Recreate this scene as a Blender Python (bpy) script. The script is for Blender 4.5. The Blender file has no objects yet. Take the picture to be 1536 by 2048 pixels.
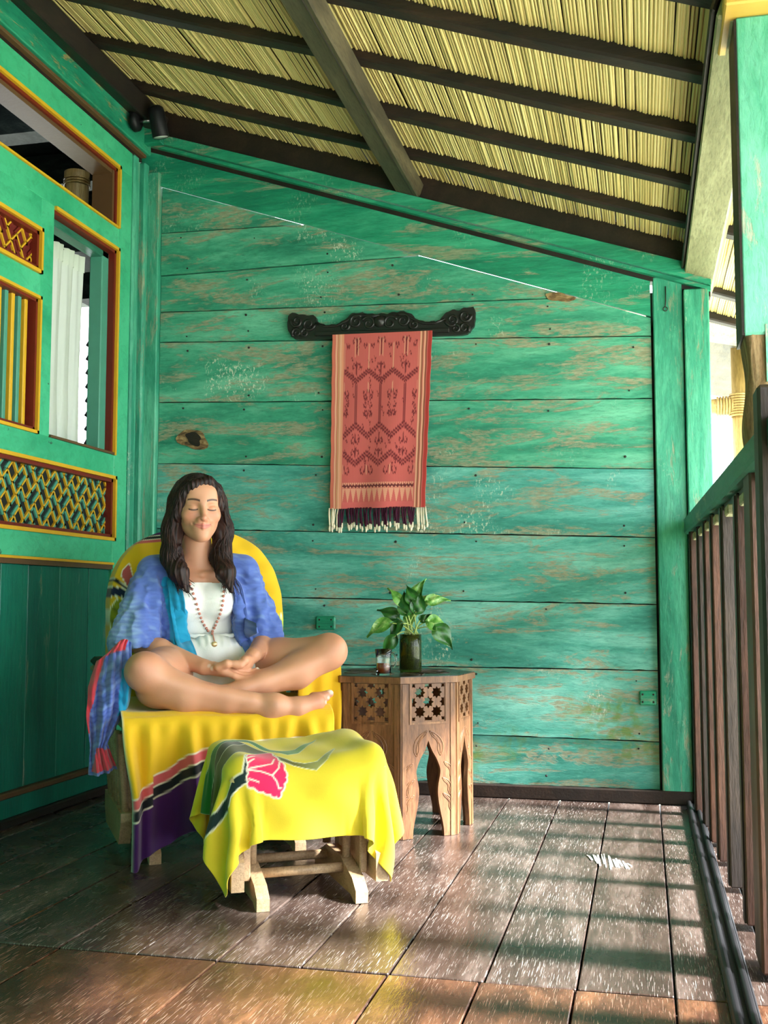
import bpy, bmesh, math, random
import numpy as np
from mathutils import Vector, Matrix
random.seed(7); RNG = np.random.default_rng(7)
SC = bpy.context.scene
COL = SC.collection
# ------------------------------------------------------------------ camera
FPX = 2200.0
PITCH = math.atan(179 / FPX); YAW = math.atan(519 * math.cos(PITCH) / FPX)
cam = bpy.data.cameras.new('camera'); cam_o = bpy.data.objects.new('camera', cam); COL.objects.link(cam_o)
cam.sensor_fit = 'VERTICAL'; cam.sensor_height = 36.0; cam.lens = FPX / 2048 * 36.0
cam.clip_start = 0.05
cam_o.location = (0, 0, 0.75)
cam_o.rotation_euler = (math.pi / 2 + PITCH, 0, YAW)
SC.camera = cam_o
# ------------------------------------------------------------------ world, sun, exposure
W = bpy.data.worlds.new('world'); SC.world = W; W.use_nodes = True
bg = W.node_tree.nodes['Background']
bg.inputs[0].default_value = (0.87, 0.945, 1.0, 1); bg.inputs[1].default_value = 7.6
sun = bpy.data.lights.new('sun', 'SUN'); sun.energy = 33.0; sun.angle = math.radians(9); sun.color = (1.0, 0.99, 0.98)
sun_o = bpy.data.objects.new('sun', sun); COL.objects.link(sun_o)
sd = Vector((-0.77, 0.05, -0.60))          # light travels from the garden side, low under the eave
sun_o.rotation_euler = sd.to_track_quat('-Z', 'Y').to_euler(); sun_o.location = (4, -2, 4)
vs = SC.view_settings
vs.view_transform = 'Standard'; vs.look = 'None'; vs.gamma = 1.0; vs.use_curve_mapping = False
vs.exposure = 0.34

# ------------------------------------------------------------------ helpers
def link(o, parent=None):
    COL.objects.link(o)
    if parent is not None: o.parent = parent
    return o
def tag(o, label=None, cat=None, group=None, kind=None):
    if label: o['label'] = label
    if cat: o['category'] = cat
    if group: o['group'] = group
    if kind: o['kind'] = kind
    return o
def empty(name, loc=(0, 0, 0), rz=0.0, parent=None):
    o = bpy.data.objects.new(name, None); o.empty_display_size = 0.05
    o.location = loc; o.rotation_euler = (0, 0, rz)
    return link(o, parent)
class MB:
    def __init__(s): s.v = []; s.f = []; s.sm = []
    def add(s, vs, fs, smooth=False):
        b = len(s.v); s.v += [tuple(map(float, q)) for q in vs]
        for f in fs: s.f.append(tuple(i + b for i in f)); s.sm.append(smooth)
        return s
    def box(s, lo, hi, M=None, ch=0.0):
        x0, y0, z0 = lo; x1, y1, z1 = hi
        if ch <= 0:
            vs = [(x0,y0,z0),(x1,y0,z0),(x1,y1,z0),(x0,y1,z0),(x0,y0,z1),(x1,y0,z1),(x1,y1,z1),(x0,y1,z1)]
            fs = [(3,2,1,0),(4,5,6,7),(0,1,5,4),(1,2,6,5),(2,3,7,6),(3,0,4,7)]
        else:
            bm = bmesh.new(); bmesh.ops.create_cube(bm, size=1)
            bmesh.ops.scale(bm, vec=(x1-x0, y1-y0, z1-z0), verts=bm.verts)
            bmesh.ops.translate(bm, vec=((x0+x1)/2, (y0+y1)/2, (z0+z1)/2), verts=bm.verts)
            bmesh.ops.bevel(bm, geom=bm.edges[:], offset=ch, segments=1, affect='EDGES')
            bm.verts.index_update()
            vs = [v.co[:] for v in bm.verts]; fs = [[v.index for v in f.verts] for f in bm.faces]; bm.free()
        if M is not None: vs = [(M @ Vector(q))[:] for q in vs]
        return s.add(vs, fs)
    def bar(s, a, b, w, h, up=(0, 0, 1), ch=0.0):
        a = Vector(a); b = Vector(b); d = b - a; L = d.length; d.normalize()
        up = Vector(up); sx = d.cross(up).normalized(); uz = sx.cross(d)
        M = Matrix(((sx.x, d.x, uz.x, a.x), (sx.y, d.y, uz.y, a.y), (sx.z, d.z, uz.z, a.z), (0, 0, 0, 1)))
        return s.box((-w/2, 0, -h/2), (w/2, L, h/2), M, ch)
    def tube(s, pts, rad, n=8, caps=True):
        pts = [Vector(q) for q in pts]; m = len(pts)
        if not hasattr(rad, '__len__'): rad = [rad] * m
        vs = []; prev = None
        for i in range(m):
            t = (pts[min(i+1, m-1)] - pts[max(i-1, 0)]).normalized()
            if prev is None:
                a = Vector((0, 0, 1)) if abs(t.z) < .9 else Vector((1, 0, 0))
                nx = t.cross(a).normalized()
            else:
                nx = (prev - t * prev.dot(t)).normalized()
            prev = nx; ny = t.cross(nx)
            for k in range(n):
                c = 2 * math.pi * k / n
                vs.append((pts[i] + (nx * math.cos(c) + ny * math.sin(c)) * rad[i])[:])
        fs = [(i*n+k, i*n+(k+1) % n, (i+1)*n+(k+1) % n, (i+1)*n+k) for i in range(m-1) for k in range(n)]
        if caps: fs += [tuple(range(n))[::-1], tuple((m-1)*n+k for k in range(n))]
        return s.add(vs, fs, True)
    def lathe(s, prof, n=24, M=None):
        vs = []; m = len(prof)
        for r, z in prof:
            for k in range(n):
                c = 2*math.pi*k/n; vs.append((r*math.cos(c), r*math.sin(c), z))
        fs = [(i*n+k, i*n+(k+1) % n, (i+1)*n+(k+1) % n, (i+1)*n+k) for i in range(m-1) for k in range(n)]
        if M is not None: vs = [(M @ Vector(q))[:] for q in vs]
        return s.add(vs, fs, True)
    def prism(s, poly, f0, f1):
        """poly: 2D points, f0/f1: map (a,b)->xyz for the two faces"""
        n = len(poly)
        vs = [f0(*q) for q in poly] + [f1(*q) for q in poly]
        fs = [tuple(range(n)), tuple(range(2*n-1, n-1, -1))] + [(i, n+i, n+(i+1) % n, (i+1) % n) for i in range(n)]
        return s.add(vs, fs)
    def grid(s, P, smooth=True, closed_u=False):
        P = np.asarray(P); a, b = P.shape[:2]
        idx = np.arange(a*b).reshape(a, b)
        fs = np.stack([idx[:-1, :-1], idx[1:, :-1], idx[1:, 1:], idx[:-1, 1:]], -1).reshape(-1, 4).tolist()
        return s.add(P.reshape(-1, 3).tolist(), fs, smooth)
    def mesh(s, name, recalc=True):
        me = bpy.data.meshes.new(name); me.from_pydata(s.v, [], s.f)
        me.polygons.foreach_set('use_smooth', s.sm)
        if recalc:
            bm = bmesh.new(); bm.from_mesh(me); bmesh.ops.recalc_face_normals(bm, faces=bm.faces); bm.to_mesh(me); bm.free()
        me.update(); return me
    def build(s, name, mat, parent=None, recalc=True):
        me = s.mesh(name, recalc)
        if mat: me.materials.append(mat)
        return link(bpy.data.objects.new(name, me), parent)
def inst(name, me, parent, loc=(0, 0, 0), rot=(0, 0, 0), sc=(1, 1, 1)):
    o = bpy.data.objects.new(name, me); o.location = loc; o.rotation_euler = rot; o.scale = sc
    return link(o, parent)
def clip(poly, fn):
    out = []
    for i in range(len(poly)):
        a, b = poly[i], poly[(i+1) % len(poly)]; fa, fb = fn(*a), fn(*b)
        if fa >= 0: out.append(a)
        if (fa >= 0) != (fb >= 0):
            t = fa / (fa - fb); out.append((a[0]+(b[0]-a[0])*t, a[1]+(b[1]-a[1])*t))
    return out
def set_colors(me, cols, name='print'):
    ca = me.color_attributes.new(name, 'FLOAT_COLOR', 'POINT')
    c = np.ones((len(me.vertices), 4), np.float32); c[:, :3] = cols
    ca.data.foreach_set('color', c.ravel())
def filled_curve(name, outlines, ext):
    """2D outlines (first outer, rest holes) -> extruded mesh in local XY, thickness along Z"""
    cu = bpy.data.curves.new(name, 'CURVE'); cu.dimensions = '2D'; cu.fill_mode = 'BOTH'; cu.extrude = ext
    for ol in outlines:
        sp = cu.splines.new('POLY'); sp.points.add(len(ol)-1); sp.use_cyclic_u = True
        for p, q in zip(sp.points, ol): p.co = (q[0], q[1], 0, 1)
    ob = bpy.data.objects.new(name, cu); COL.objects.link(ob)
    bpy.context.view_layer.update()
    me = bpy.data.meshes.new_from_object(ob.evaluated_get(bpy.context.evaluated_depsgraph_get()))
    bpy.data.objects.remove(ob); bpy.data.curves.remove(cu)
    me.name = name; return me
def srgb(r, g, b):
    f = lambda c: (c/255/12.92) if c/255 <= .04045 else ((c/255+.055)/1.055)**2.4
    return (f(r), f(g), f(b))

# ------------------------------------------------------------------ materials
class NT:
    def __init__(s, name):
        s.m = bpy.data.materials.new(name); s.m.use_nodes = True; s.t = s.m.node_tree
        s.b = s.t.nodes['Principled BSDF']
        s.pos = s.t.nodes.new('ShaderNodeNewGeometry').outputs['Position']
    def lk(s, a, b): s.t.links.new(a, b)
    def put(s, sock, v):
        if hasattr(v, 'is_linked'): s.lk(v, sock)
        elif isinstance(v, (tuple, list)): sock.default_value = (*v, 1) if len(v) == 3 and len(sock.default_value) == 4 else v
        else: sock.default_value = v
    def scale(s, v, sc, rot=(0, 0, 0)):
        n = s.t.nodes.new('ShaderNodeMapping'); s.lk(v, n.inputs[0]); n.inputs['Scale'].default_value = sc; n.inputs['Rotation'].default_value = rot
        return n.outputs[0]
    def noise(s, v, sc=1.0, det=4, rough=.55, dist=0.0, out='Fac'):
        n = s.t.nodes.new('ShaderNodeTexNoise'); s.lk(v, n.inputs['Vector'])
        n.inputs['Scale'].default_value = sc; n.inputs['Detail'].default_value = det
        n.inputs['Roughness'].default_value = rough; n.inputs['Distortion'].default_value = dist
        return n.outputs[0 if out == 'Fac' else 1]
    def vor(s, v, sc=1.0, feat='F1'):
        n = s.t.nodes.new('ShaderNodeTexVoronoi'); n.feature = feat; s.lk(v, n.inputs['Vector']); n.inputs['Scale'].default_value = sc
        return n.outputs[0]
    def ramp(s, fac, stops, interp='LINEAR'):
        n = s.t.nodes.new('ShaderNodeValToRGB'); s.lk(fac, n.inputs[0]); r = n.color_ramp; r.interpolation = interp
        while len(r.elements) < len(stops): r.elements.new(.5)
        for e, (p, c) in zip(r.elements, stops):
            e.position = p; e.color = (*c, 1) if hasattr(c, '__len__') else (c, c, c, 1)
        return n.outputs[0]
    def mix(s, fac, a, b, mode='MIX'):
        n = s.t.nodes.new('ShaderNodeMix'); n.data_type = 'RGBA'; n.blend_type = mode
        s.put(n.inputs[0], fac); s.put(n.inputs[6], a); s.put(n.inputs[7], b); return n.outputs[2]
    def math(s, op, a, b=0.0):
        n = s.t.nodes.new('ShaderNodeMath'); n.operation = op; s.put(n.inputs[0], a); s.put(n.inputs[1], b); return n.outputs[0]
    def rnd(s): return s.t.nodes.new('ShaderNodeObjectInfo').outputs['Random']
    def offset(s, v, fac):
        n = s.t.nodes.new('ShaderNodeVectorMath'); n.operation = 'ADD'; s.lk(v, n.inputs[0])
        m = s.t.nodes.new('ShaderNodeVectorMath'); m.operation = 'SCALE'; m.inputs[0].default_value = (7.3, 3.1, 5.7); s.lk(fac, m.inputs['Scale'])
        s.lk(m.outputs[0], n.inputs[1]); return n.outputs[0]
    def attr(s, name):
        n = s.t.nodes.new('ShaderNodeAttribute'); n.attribute_name = name; return n.outputs['Color']
    def bump(s, h, st=.3, dist=.01):
        n = s.t.nodes.new('ShaderNodeBump'); n.inputs['Strength'].default_value = st; n.inputs['Distance'].default_value = dist
        s.lk(h, n.inputs['Height']); s.lk(n.outputs[0], s.b.inputs['Normal'])
    def fin(s, col, rough=.6, spec=.4, **k):
        s.put(s.b.inputs['Base Color'], col); s.put(s.b.inputs['Roughness'], rough); s.b.inputs['Specular IOR Level'].default_value = spec
        for a, v in k.items(): s.put(s.b.inputs[a.replace('_', ' ')], v)
        return s.m
def plain(name, col, rough=.6, spec=.4, var=.12, sc=18.0, **k):
    t = NT(name); n = t.noise(t.pos, sc, 3)
    c = t.mix(n, tuple(max(0, x*(1-var)) for x in col), tuple(min(1, x*(1+var)) for x in col))
    t.bump(t.noise(t.pos, sc*5, 2), .12, .004)
    return t.fin(c, rough, spec, **k)
def painted(name, cols, grain, wear=.5, dark=.0, whites=.0, rough=.42, wearcol=None, moss=False):
    """old chipped paint over boards; grain = axis scale (small along the grain)"""
    t = NT(name); v = t.offset(t.pos, t.rnd())
    g = t.scale(v, grain)
    c = t.ramp(t.noise(g, 1.1, 7, .66, .5), [(.30, cols[0]), (.48, cols[1]), (.66, cols[2])])
    fine = t.noise(t.scale(v, tuple(x*5 for x in grain)), 3.0, 5, .75, .6)
    c = t.mix(t.ramp(fine, [(.34, .38), (.52, .0)]), c, tuple(x*.6 for x in cols[0]))
    c = t.mix(t.ramp(fine, [(.56, .0), (.72, .26)]), c, tuple(min(1, x*1.25+.03) for x in cols[2]))
    wc = wearcol or (srgb(134, 128, 98), srgb(168, 164, 136))
    wm = t.math('MULTIPLY', t.ramp(t.noise(g, 1.7, 8, .72, .6), [(.615-.16*wear, 0.), (.66-.15*wear, 1.)]),
                t.ramp(t.noise(t.scale(v, tuple(x*4.5 for x in grain)), 3.1, 6, .75, .4), [(.40, .0), (.52, 1.)]))
    wcol = t.mix(t.ramp(t.noise(t.scale(v, tuple(x*9 for x in grain)), 2.2, 3, .7), [(.35, 0.), (.65, 1.)]), wc[0], wc[1])
    c = t.mix(t.math('MULTIPLY', wm, min(1, .5+wear*.5)), c, wcol)
    if whites > 0:
        ws = t.math('MULTIPLY', t.ramp(t.noise(v, 2.6, 4, .6, .5), [(.56, 0.), (.64, 1.)]),
                    t.ramp(t.noise(t.scale(v, (110, 110, 60), (0, .6, 0)), 1.0, 4, .75), [(.55, 0.), (.62, whites)]))
        c = t.mix(ws, c, srgb(216, 220, 196))
    if dark > 0:
        dm = t.ramp(t.noise(t.scale(v, tuple(x*1.8 for x in grain)), 4.4, 5, .78), [(.675, 0.), (.705, dark)])
        c = t.mix(dm, c, srgb(38, 34, 26))
    if moss:
        mm = t.math('MULTIPLY', t.ramp(t.noise(t.pos, 2.3, 2), [(.62, 0.), (.72, .8)]), t.ramp(t.noise(t.pos, 28, 3), [(.4, 0.), (.6, 1.)]))
        c = t.mix(mm, c, srgb(104, 138, 52))
    t.bump(t.math('ADD', fine, t.math('MULTIPLY', wm, -.8)), .45, .004)
    return t.fin(c, t.math('ADD', t.math('MULTIPLY', fine, .3), rough-.12), .45)
def wood(name, cols, grain, rough=.5, spec=.4, scratch=0.0, scr_col=(.6, .55, .5), rvar=.3, sscale=(60, 60, 6)):
    t = NT(name); v = t.offset(t.pos, t.rnd())
    g = t.scale(v, grain)
    n = t.noise(g, 1.6, 6, .62, .8)
    c = t.ramp(n, [(.25, cols[0]), (.5, cols[1]), (.75, cols[2])])
    f = t.noise(t.scale(v, tuple(x*7 for x in grain)), 2.5, 3, .7)
    c = t.mix(t.ramp(f, [(.3, .5), (.55, 0.)]), c, tuple(x*.4 for x in cols[0]))
    if scratch > 0:
        s1 = t.ramp(t.noise(t.scale(v, sscale, (0, 0, .35)), 1.0, 2, .5), [(.60, 0.), (.66, scratch)])
        s1 = t.math('MULTIPLY', s1, t.ramp(t.noise(v, 2.0, 2), [(.35, .15), (.6, 1.)]))
        c = t.mix(s1, c, scr_col)
    t.bump(f, .3, .003)
    r = t.math('ADD', t.math('MULTIPLY', t.noise(v, 5, 4, .6), rvar), rough - rvar*.5)
    return t.fin(c, r, spec)
G0, G1, G2 = srgb(8, 104, 80), srgb(28, 142, 106), srgb(72, 178, 138)
M = {}
M['plank'] = painted('weathered_green_planks', (srgb(26,116,92), srgb(62,156,124), srgb(112,192,158)), (1.5, 3, 7.0), wear=.74, dark=.3, whites=.9)
M['plank_aqua'] = painted('weathered_aqua_planks', (srgb(34,120,108), srgb(76,162,146), srgb(134,206,190)), (1.5, 3, 7.0), wear=.72, dark=.3, whites=.9, moss=True)
M['green_x'] = painted('green_beam_paint', (G0, G1, G2), (1.0, 4, 7), wear=.42, dark=.5, whites=.3)
M['green_z'] = painted('green_post_paint', (srgb(20,108,86), srgb(52,148,118), srgb(100,186,152)), (7, 7, 1.0), wear=.38, dark=.35, whites=.3)
M['frame'] = painted('green_frame_paint', (srgb(36,144,102), srgb(62,172,126), srgb(78,186,140)), (5, 1.2, 1.6), wear=.0, dark=.85, rough=.36)
M['frame_top'] = painted('green_top_beam_paint', (srgb(14,100,76), srgb(30,130,98), srgb(48,152,116)), (5, 1.4, 6), wear=.5, dark=.5, wearcol=(srgb(176,128,62), srgb(190,142,76)))
M['boards'] = painted('deep_green_board_paint', (srgb(4,84,70), srgb(10,104,84), srgb(20,122,98)), (5, 5, .9), wear=.0, dark=.25, rough=.38)
M['yellow'] = plain('yellow_moulding_paint', srgb(206, 160, 34), .45)
M['red'] = plain('dark_red_moulding_paint', srgb(104, 30, 18), .45)
M['brownline'] = plain('brown_moulding', srgb(92, 66, 40), .5)
M['teal'] = plain('teal_slat_paint', srgb(72, 140, 118), .45)
M['fretback'] = plain('dark_fret_backing', srgb(12, 22, 20), .8)
M['fretred'] = plain('red_fret_backing', srgb(96, 24, 18), .6)
M['dark'] = wood('dark_brown_timber', (srgb(18,12,9), srgb(34,23,17), srgb(52,36,27)), (6, 1.0, 6), .55, .4)
M['rafter'] = wood('dark_rafter_timber', (srgb(20,14,12), srgb(38,28,22), srgb(62,42,31)), (1.2, 8, 8), .6, .35)
M['purlin'] = wood('grey_brown_purlin', (srgb(52,45,34), srgb(80,70,52), srgb(108,96,72)), (8, 1.0, 8), .6, .35)
M['palebeam'] = wood('pale_grey_green_beam', (srgb(120,116,84), srgb(150,146,110), srgb(176,172,136)), (8, 1.0, 8), .6, .35)
M['floor'] = wood('scuffed_dark_floor_boards', (srgb(34,24,20), srgb(64,51,45), srgb(108,94,87)), (7, 1.0, 7), .26, .5, scratch=.5, scr_col=srgb(190,182,176), sscale=(520, 20, 30))
M['floorold'] = wood('orange_brown_floor_boards', (srgb(36,23,17), srgb(70,46,34), srgb(108,74,52)), (5, 1.6, 7), .25, .5, scratch=.5, scr_col=srgb(176,150,130), sscale=(520, 20, 30))
M['rail'] = wood('red_brown_baluster', (srgb(36,24,19), srgb(72,46,35), srgb(104,68,50)), (7, 7, 1.0), .5, .4)
M['raildark'] = wood('dark_baluster', (srgb(26,23,21), srgb(48,38,33), srgb(76,60,50)), (7, 7, 1.0), .5, .4)
M['handrail'] = painted('dark_green_handrail_paint', (srgb(16,70,58), srgb(34,98,78), srgb(56,120,96)), (5, 1.0, 5), wear=.2, dark=.3)
M['column'] = painted('pale_green_column_paint', (srgb(56,140,110), srgb(84,168,138), srgb(116,188,164)), (6, 6, 1.6), wear=.42, dark=.75, wearcol=(srgb(168,158,140), srgb(196,184,168)))
M['blackrail'] = plain('black_glossy_floor_rail', (.006, .006, .007), .5, .2)
M['glider'] = wood('pale_beech', (srgb(160,130,96), srgb(184,154,118), srgb(202,174,138)), (14, 3, 14), .42, .4)
t = NT('golden_reed_matting'); v = t.scale(t.pos, (150, .35, 0))
c = t.ramp(t.noise(v, 1.0, 3, .6), [(.28, srgb(96,82,44)), (.40, srgb(184,162,98)), (.6, srgb(220,200,134)), (.75, srgb(240,226,172))])
c = t.mix(t.ramp(t.noise(t.scale(t.pos, (9, 1.2, 1)), 1.0, 3), [(.5, 0.), (.75, .35)]), c, srgb(176, 150, 84))
t.bump(t.noise(t.scale(t.pos, (300, 4, 0)), 1, 2), .3, .003)
M['reed'] = t.fin(c, .5, .35)
# ================================================================== SETTING
WY = 4.30; XL = -2.07; SL = .345; RA = 2.145        # back wall, left wall, roof slope, rafter underside height at x=0
roofz = lambda x, off=0.0: RA + off - SL * x
SA = math.atan(SL)
# ---- floor: broad boards in two rows, each a piece of its own
floor = MB().box((-2.3, -3.0, -.10), (.50, 4.45, -.034)).build('floor', M['dark']); tag(floor, kind='structure')
def board(x0, x1, y0, y1, mat, top=0.0):
    g = .0022
    MB().box((x0+g, y0+g, -.033), (x1-g, y1-g, top), ch=.002).build('floor_board', mat, floor)
xs = [.50, .235, .045, -.140, -.322, -.515, -.702, -.885, -1.07, -1.255, -1.44, -1.625, -1.81, -2.0, -2.3]
for i in range(len(xs)-1):
    board(xs[i+1], xs[i], 2.232 - .006*xs[i], 4.34, M['floor'], random.uniform(-.0015, .0))
xf = [.50, .235, .045, -.143, -.330, -.517, -.885, -1.25, -1.60, -1.95, -2.3]
for i in range(len(xf)-1):
    board(xf[i+1], xf[i], .55, 2.228 - .006*xf[i], M['floorold'], random.uniform(-.002, .0))
    board(xf[i+1], xf[i], -3.0, .548, M['floorold'], random.uniform(-.002, .0))
rs_ = random.Random(12); mb = MB()
for k in range(15):
    x = -.165 + .0085*k + rs_.uniform(-.003, .003); L = .16*math.sin(math.pi*(k+1.2)/16.5)*rs_.uniform(.6, 1.1); y = 3.36 - .006*k + rs_.uniform(-.015, .015)
    mb.bar((x, y-L/2, .0008), (x-.012, y+L/2, .0008), rs_.uniform(.003, .0065), .0016)
mb.build('paint_scuff', plain('white_paint_scuff', srgb(214, 210, 202), .8, .1), floor)
# ---- back wall
wall = MB().prism([(-2.0, 0), (.20, 0), (.20, 1.80), (.036, 1.82), (-2.0, 2.512)], lambda a, b: (a, WY+.034, b), lambda a, b: (a, WY+.05, b)).build('wall_back', M['dark']); tag(wall, kind='structure')
MB().box((.030, WY+.034, 1.80), (.20, WY+.05, 1.95)).build('backing_board', M['dark'], wall)
bd = [((-1.995,2.336),(-1.373,2.324)), ((-1.992,2.148),(-.881,2.155)), ((-1.989,1.988),(-.337,1.943)), ((-1.986,1.857),(.043,1.771)),
      ((-1.982,1.596),(.048,1.527)), ((-1.977,1.334),(.043,1.255)), ((-1.68,1.047),(.043,.993)), ((-1.438,.766),(.046,.739)),
      ((-1.172,.496),(.046,.491)), ((-.667,.234),(.05,.226))]
lin = lambda a, b: (lambda x: a[1] + (b[1]-a[1])/(b[0]-a[0])*(x-a[0]))
lines = [lambda x: 2.62] + [lin(*q) for q in bd] + [lambda x: .048]
wedge = lin((-1.998, 2.541), (.036, 1.85)); wtop = lin((-2.095, 2.700), (.047, 1.988))
XA, XB = -1.998, .047
for i in range(len(lines)-1):
    hi, lo = lines[i], lines[i+1]
    g = .0022
    nseg = 60; xsn = [XA + (XB-XA)*k/nseg for k in range(nseg+1)]
    wob = [random.uniform(-.0016, .0016) for _ in xsn]
    poly = [(x, lo(x)+g+w) for x, w in zip(xsn, wob)] + [(x, hi(x)-g) for x in reversed(xsn)]
    poly = clip(poly, lambda x, z: wedge(x) - (.0008+.0042*max(0, math.sin(x*19+.9))**6) - z)
    if len(poly) < 3: continue
    yf = WY + random.uniform(-.003, .003)
    MB().prism(poly, lambda a, b: (a, yf, b), lambda a, b: (a, WY+.033, b)).build('plank', M['plank'] if i < 6 else M['plank_aqua'], wall)
p = [(-2.0, 2.541+.001), (.047, wedge(.047)), (.047, wtop(.047)), (-2.095, 2.715), (-2.095, 2.575)]
MB().prism(p, lambda a, b: (a, WY-.014, b), lambda a, b: (a, WY+.002, b)).build('sloping_board', M['green_x'], wall)
MB().box((-2.10, WY-.030, 0), (-2.0, WY+.05, 2.60), ch=.004).build('corner_post', M['green_z'], wall)
MB().box((.056, WY-.022, .045), (.166, WY+.06, wtop(.056)+.01), ch=.004).build('end_post', M['green_z'], wall)
MB().box((.170, WY-.045, .0), (.262, WY+.05, 1.935), ch=.004).build('outer_post', M['green_z'], wall)
# sloping moulded beam over the wall
lo_, hi_ = lin((-2.037,2.705),(.178,1.950)), lin((-1.99,2.757),(.189,2.035))
def sbeam(name, f0, f1, y0, y1, mat, x0=-2.10, x1=.27, par=wall):
    q = [(x0, f0(x0)), (x1, f0(x1)), (x1, f1(x1)), (x0, f1(x0))]
    return MB().prism(q, lambda a, b: (a, y0, b), lambda a, b: (a, y1, b)).build(name, mat, par)
sbeam('beam_fascia', lambda x: lo_(x)+.024, lambda x: hi_(x)-.004, WY-.062, WY+.04, M['green_x'])
sbeam('beam_bead', lambda x: lo_(x)+.006, lambda x: lo_(x)+.021, WY-.045, WY+.04, M['green_x'])
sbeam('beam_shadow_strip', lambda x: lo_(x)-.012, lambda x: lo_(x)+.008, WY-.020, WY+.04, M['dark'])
MB().box((-2.10, WY-.10, 2.70), (-1.965, WY-.062, 2.79), ch=.003).build('beam_return', M['green_x'], wall)
sbeam('wall_plate', lambda x: hi_(x)-.002, lambda x: roofz(x, .045), WY-.045, WY+.03, M['dark'])
bb = MB().box((-2.05, WY-.028, 0), (.262, WY+.0, .050), ch=.004).build('baseboard_back', M['dark']); tag(bb, kind='structure')
# small fittings on the wall
for i, (x, z, w, h) in enumerate([(-1.252, .663, .084, .056), (.010, .388, .066, .056)]):
    pl = MB().box((x-w/2, WY-.012, z-h/2), (x+w/2, WY+.002, z+h/2), ch=.006).build('metal_plate', M['green_x'], wall)
    mb = MB()
    for a in (-.6, .6):
        for b in (-.5, .5): mb.lathe([(0, .0015), (.0035, .001), (.004, 0)], 8, Matrix.Translation((x+a*w/2, WY-.012, z+b*h/2)) @ Matrix.Rotation(math.pi/2, 4, 'X'))
    mb.build('screws', M['dark'], pl)
mb = MB()
for i in range(len(lines)-1):
    for x in np.arange(-1.9, .05, .31):
        for f, o in ((lines[i], -.035), (lines[i+1], .035)):
            xx = x + random.uniform(-.03, .03); z = f(xx) + o + random.uniform(-.012, .012)
            if random.random() < .72 and z < wedge(xx) - .04 and z > .07:
                r = random.uniform(.003, .0055)
                mb.lathe([(0, .0045), (r*.8, .004), (r, 0)], 7, Matrix.Translation((xx, WY, z)) @ Matrix.Rotation(math.pi/2, 4, 'X'))
tag(mb.build('nail_heads', plain('rusty_nail', (.016, .016, .014), .7), wall), kind='stuff')
hk = MB().tube([(.105, WY-.026, 1.955), (.104, WY-.028, 1.90), (.102, WY-.03, 1.875)], .0022, 6)
hk.tube([(.102+.008*math.cos(a), WY-.03, 1.866+.008*math.sin(a)) for a in np.linspace(0, 6.28, 13)], .0018, 6)
hk.build('hanging_ring', M['dark'], wall)
kn = NT('bare_knot_wood'); kc = kn.ramp(kn.noise(kn.scale(kn.pos, (20, 20, 60)), 1, 4, .6, 1), [(.3, srgb(46,34,22)), (.5, srgb(120,92,58)), (.7, srgb(176,146,100))]); M['knot'] = kn.fin(kc, .7)
def blob(x, z, rx, rz, y=WY-.0045, n=22, seed=0, tilt=0.):
    rg = random.Random(seed); ph = [rg.uniform(0, 6.28) for _ in range(3)]
    pts = []
    for k in range(n):
        a = 2*math.pi*k/n; r = 1+.16*math.sin(2*a+ph[0])+.10*math.sin(3*a+ph[1])+.07*math.sin(5*a+ph[2])
        u, w = rx*r*math.cos(a), rz*r*math.sin(a)
        pts.append((x+u*math.cos(tilt)-w*math.sin(tilt), z+u*math.sin(tilt)+w*math.cos(tilt)))
    return MB().prism(pts, lambda a, b: (a, y, b), lambda a, b: (a, WY+.01, b))
blob(-1.84, 1.432, .062, .046, seed=3, tilt=-.3).build('wood_knot', M['knot'], wall)
blob(-1.835, 1.435, .040, .024, y=WY-.006, seed=5, tilt=-.4).build('knot_hollow', M['dark'], wall)
blob(-.30, 1.945, .055, .017, y=WY-.006, seed=9, tilt=-.1).build('wood_knot', M['knot'], wall)

# ---- left wall: green joinery frame, window, fret panels
lw = empty('wall_left', (XL, 0, 0)); tag(lw, kind='structure')
def lbox(name, y0, y1, z0, z1, mat, x0=-.045, x1=0.0, par=lw, ch=.002, **k):
    return MB().box((x0, y0, z0), (x1, y1, z1), ch=ch).build(name, mat, par)
YC = 4.155; YW0, YW1 = 3.555, 4.030; ZW0, ZW1 = 1.352, 2.178
YE = -3.0
lbox('top_beam', YE, 4.27, 2.672, 2.775, M['frame_top'], -.06, .030, ch=.004)
lbox('beam_bead', YE, 4.25, 2.656, 2.670, M['brownline'], -.05, .018)
lbox('beam_groove', YE, 4.25, 2.640, 2.656, M['dark'], -.05, -.004, ch=0)
lbox('head_rail', YE, YC, 2.535, 2.640, M['frame'])
lbox('stile', YW1+.012, YC, 0.11, 2.535, M['frame'])
for k in range(3):
    lbox('corner_moulding', YC+.001+.044*k, YC+.043+.044*k, 0, 2.64, M['green_z'], -.05, (.012, -.004, .018)[k], ch=.008)
lbox('mid_rail', 2.2, YW1+.012, 2.192, 2.275, M['frame'])
lbox('stile', 3.455, YW0-.014, ZW0-.012, 2.192, M['frame'])
lbox('rail', 2.2, 3.455, 2.076, 2.192, M['frame'])
lbox('rail', 2.2, 3.455, 1.828, 1.912, M['frame'])
lbox('window_rail', 2.2, YW1+.012, 1.252, ZW0-.012, M['frame'])
lbox('rail', 2.2, YW1+.012, .905, .995, M['frame'])
lbox('stile', 2.2, 2.75, 1.352-.012, 2.192, M['frame'])
lbox('plain_wall_panel', YE, 2.2, 0.11, 2.535, M['frame'])
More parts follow.
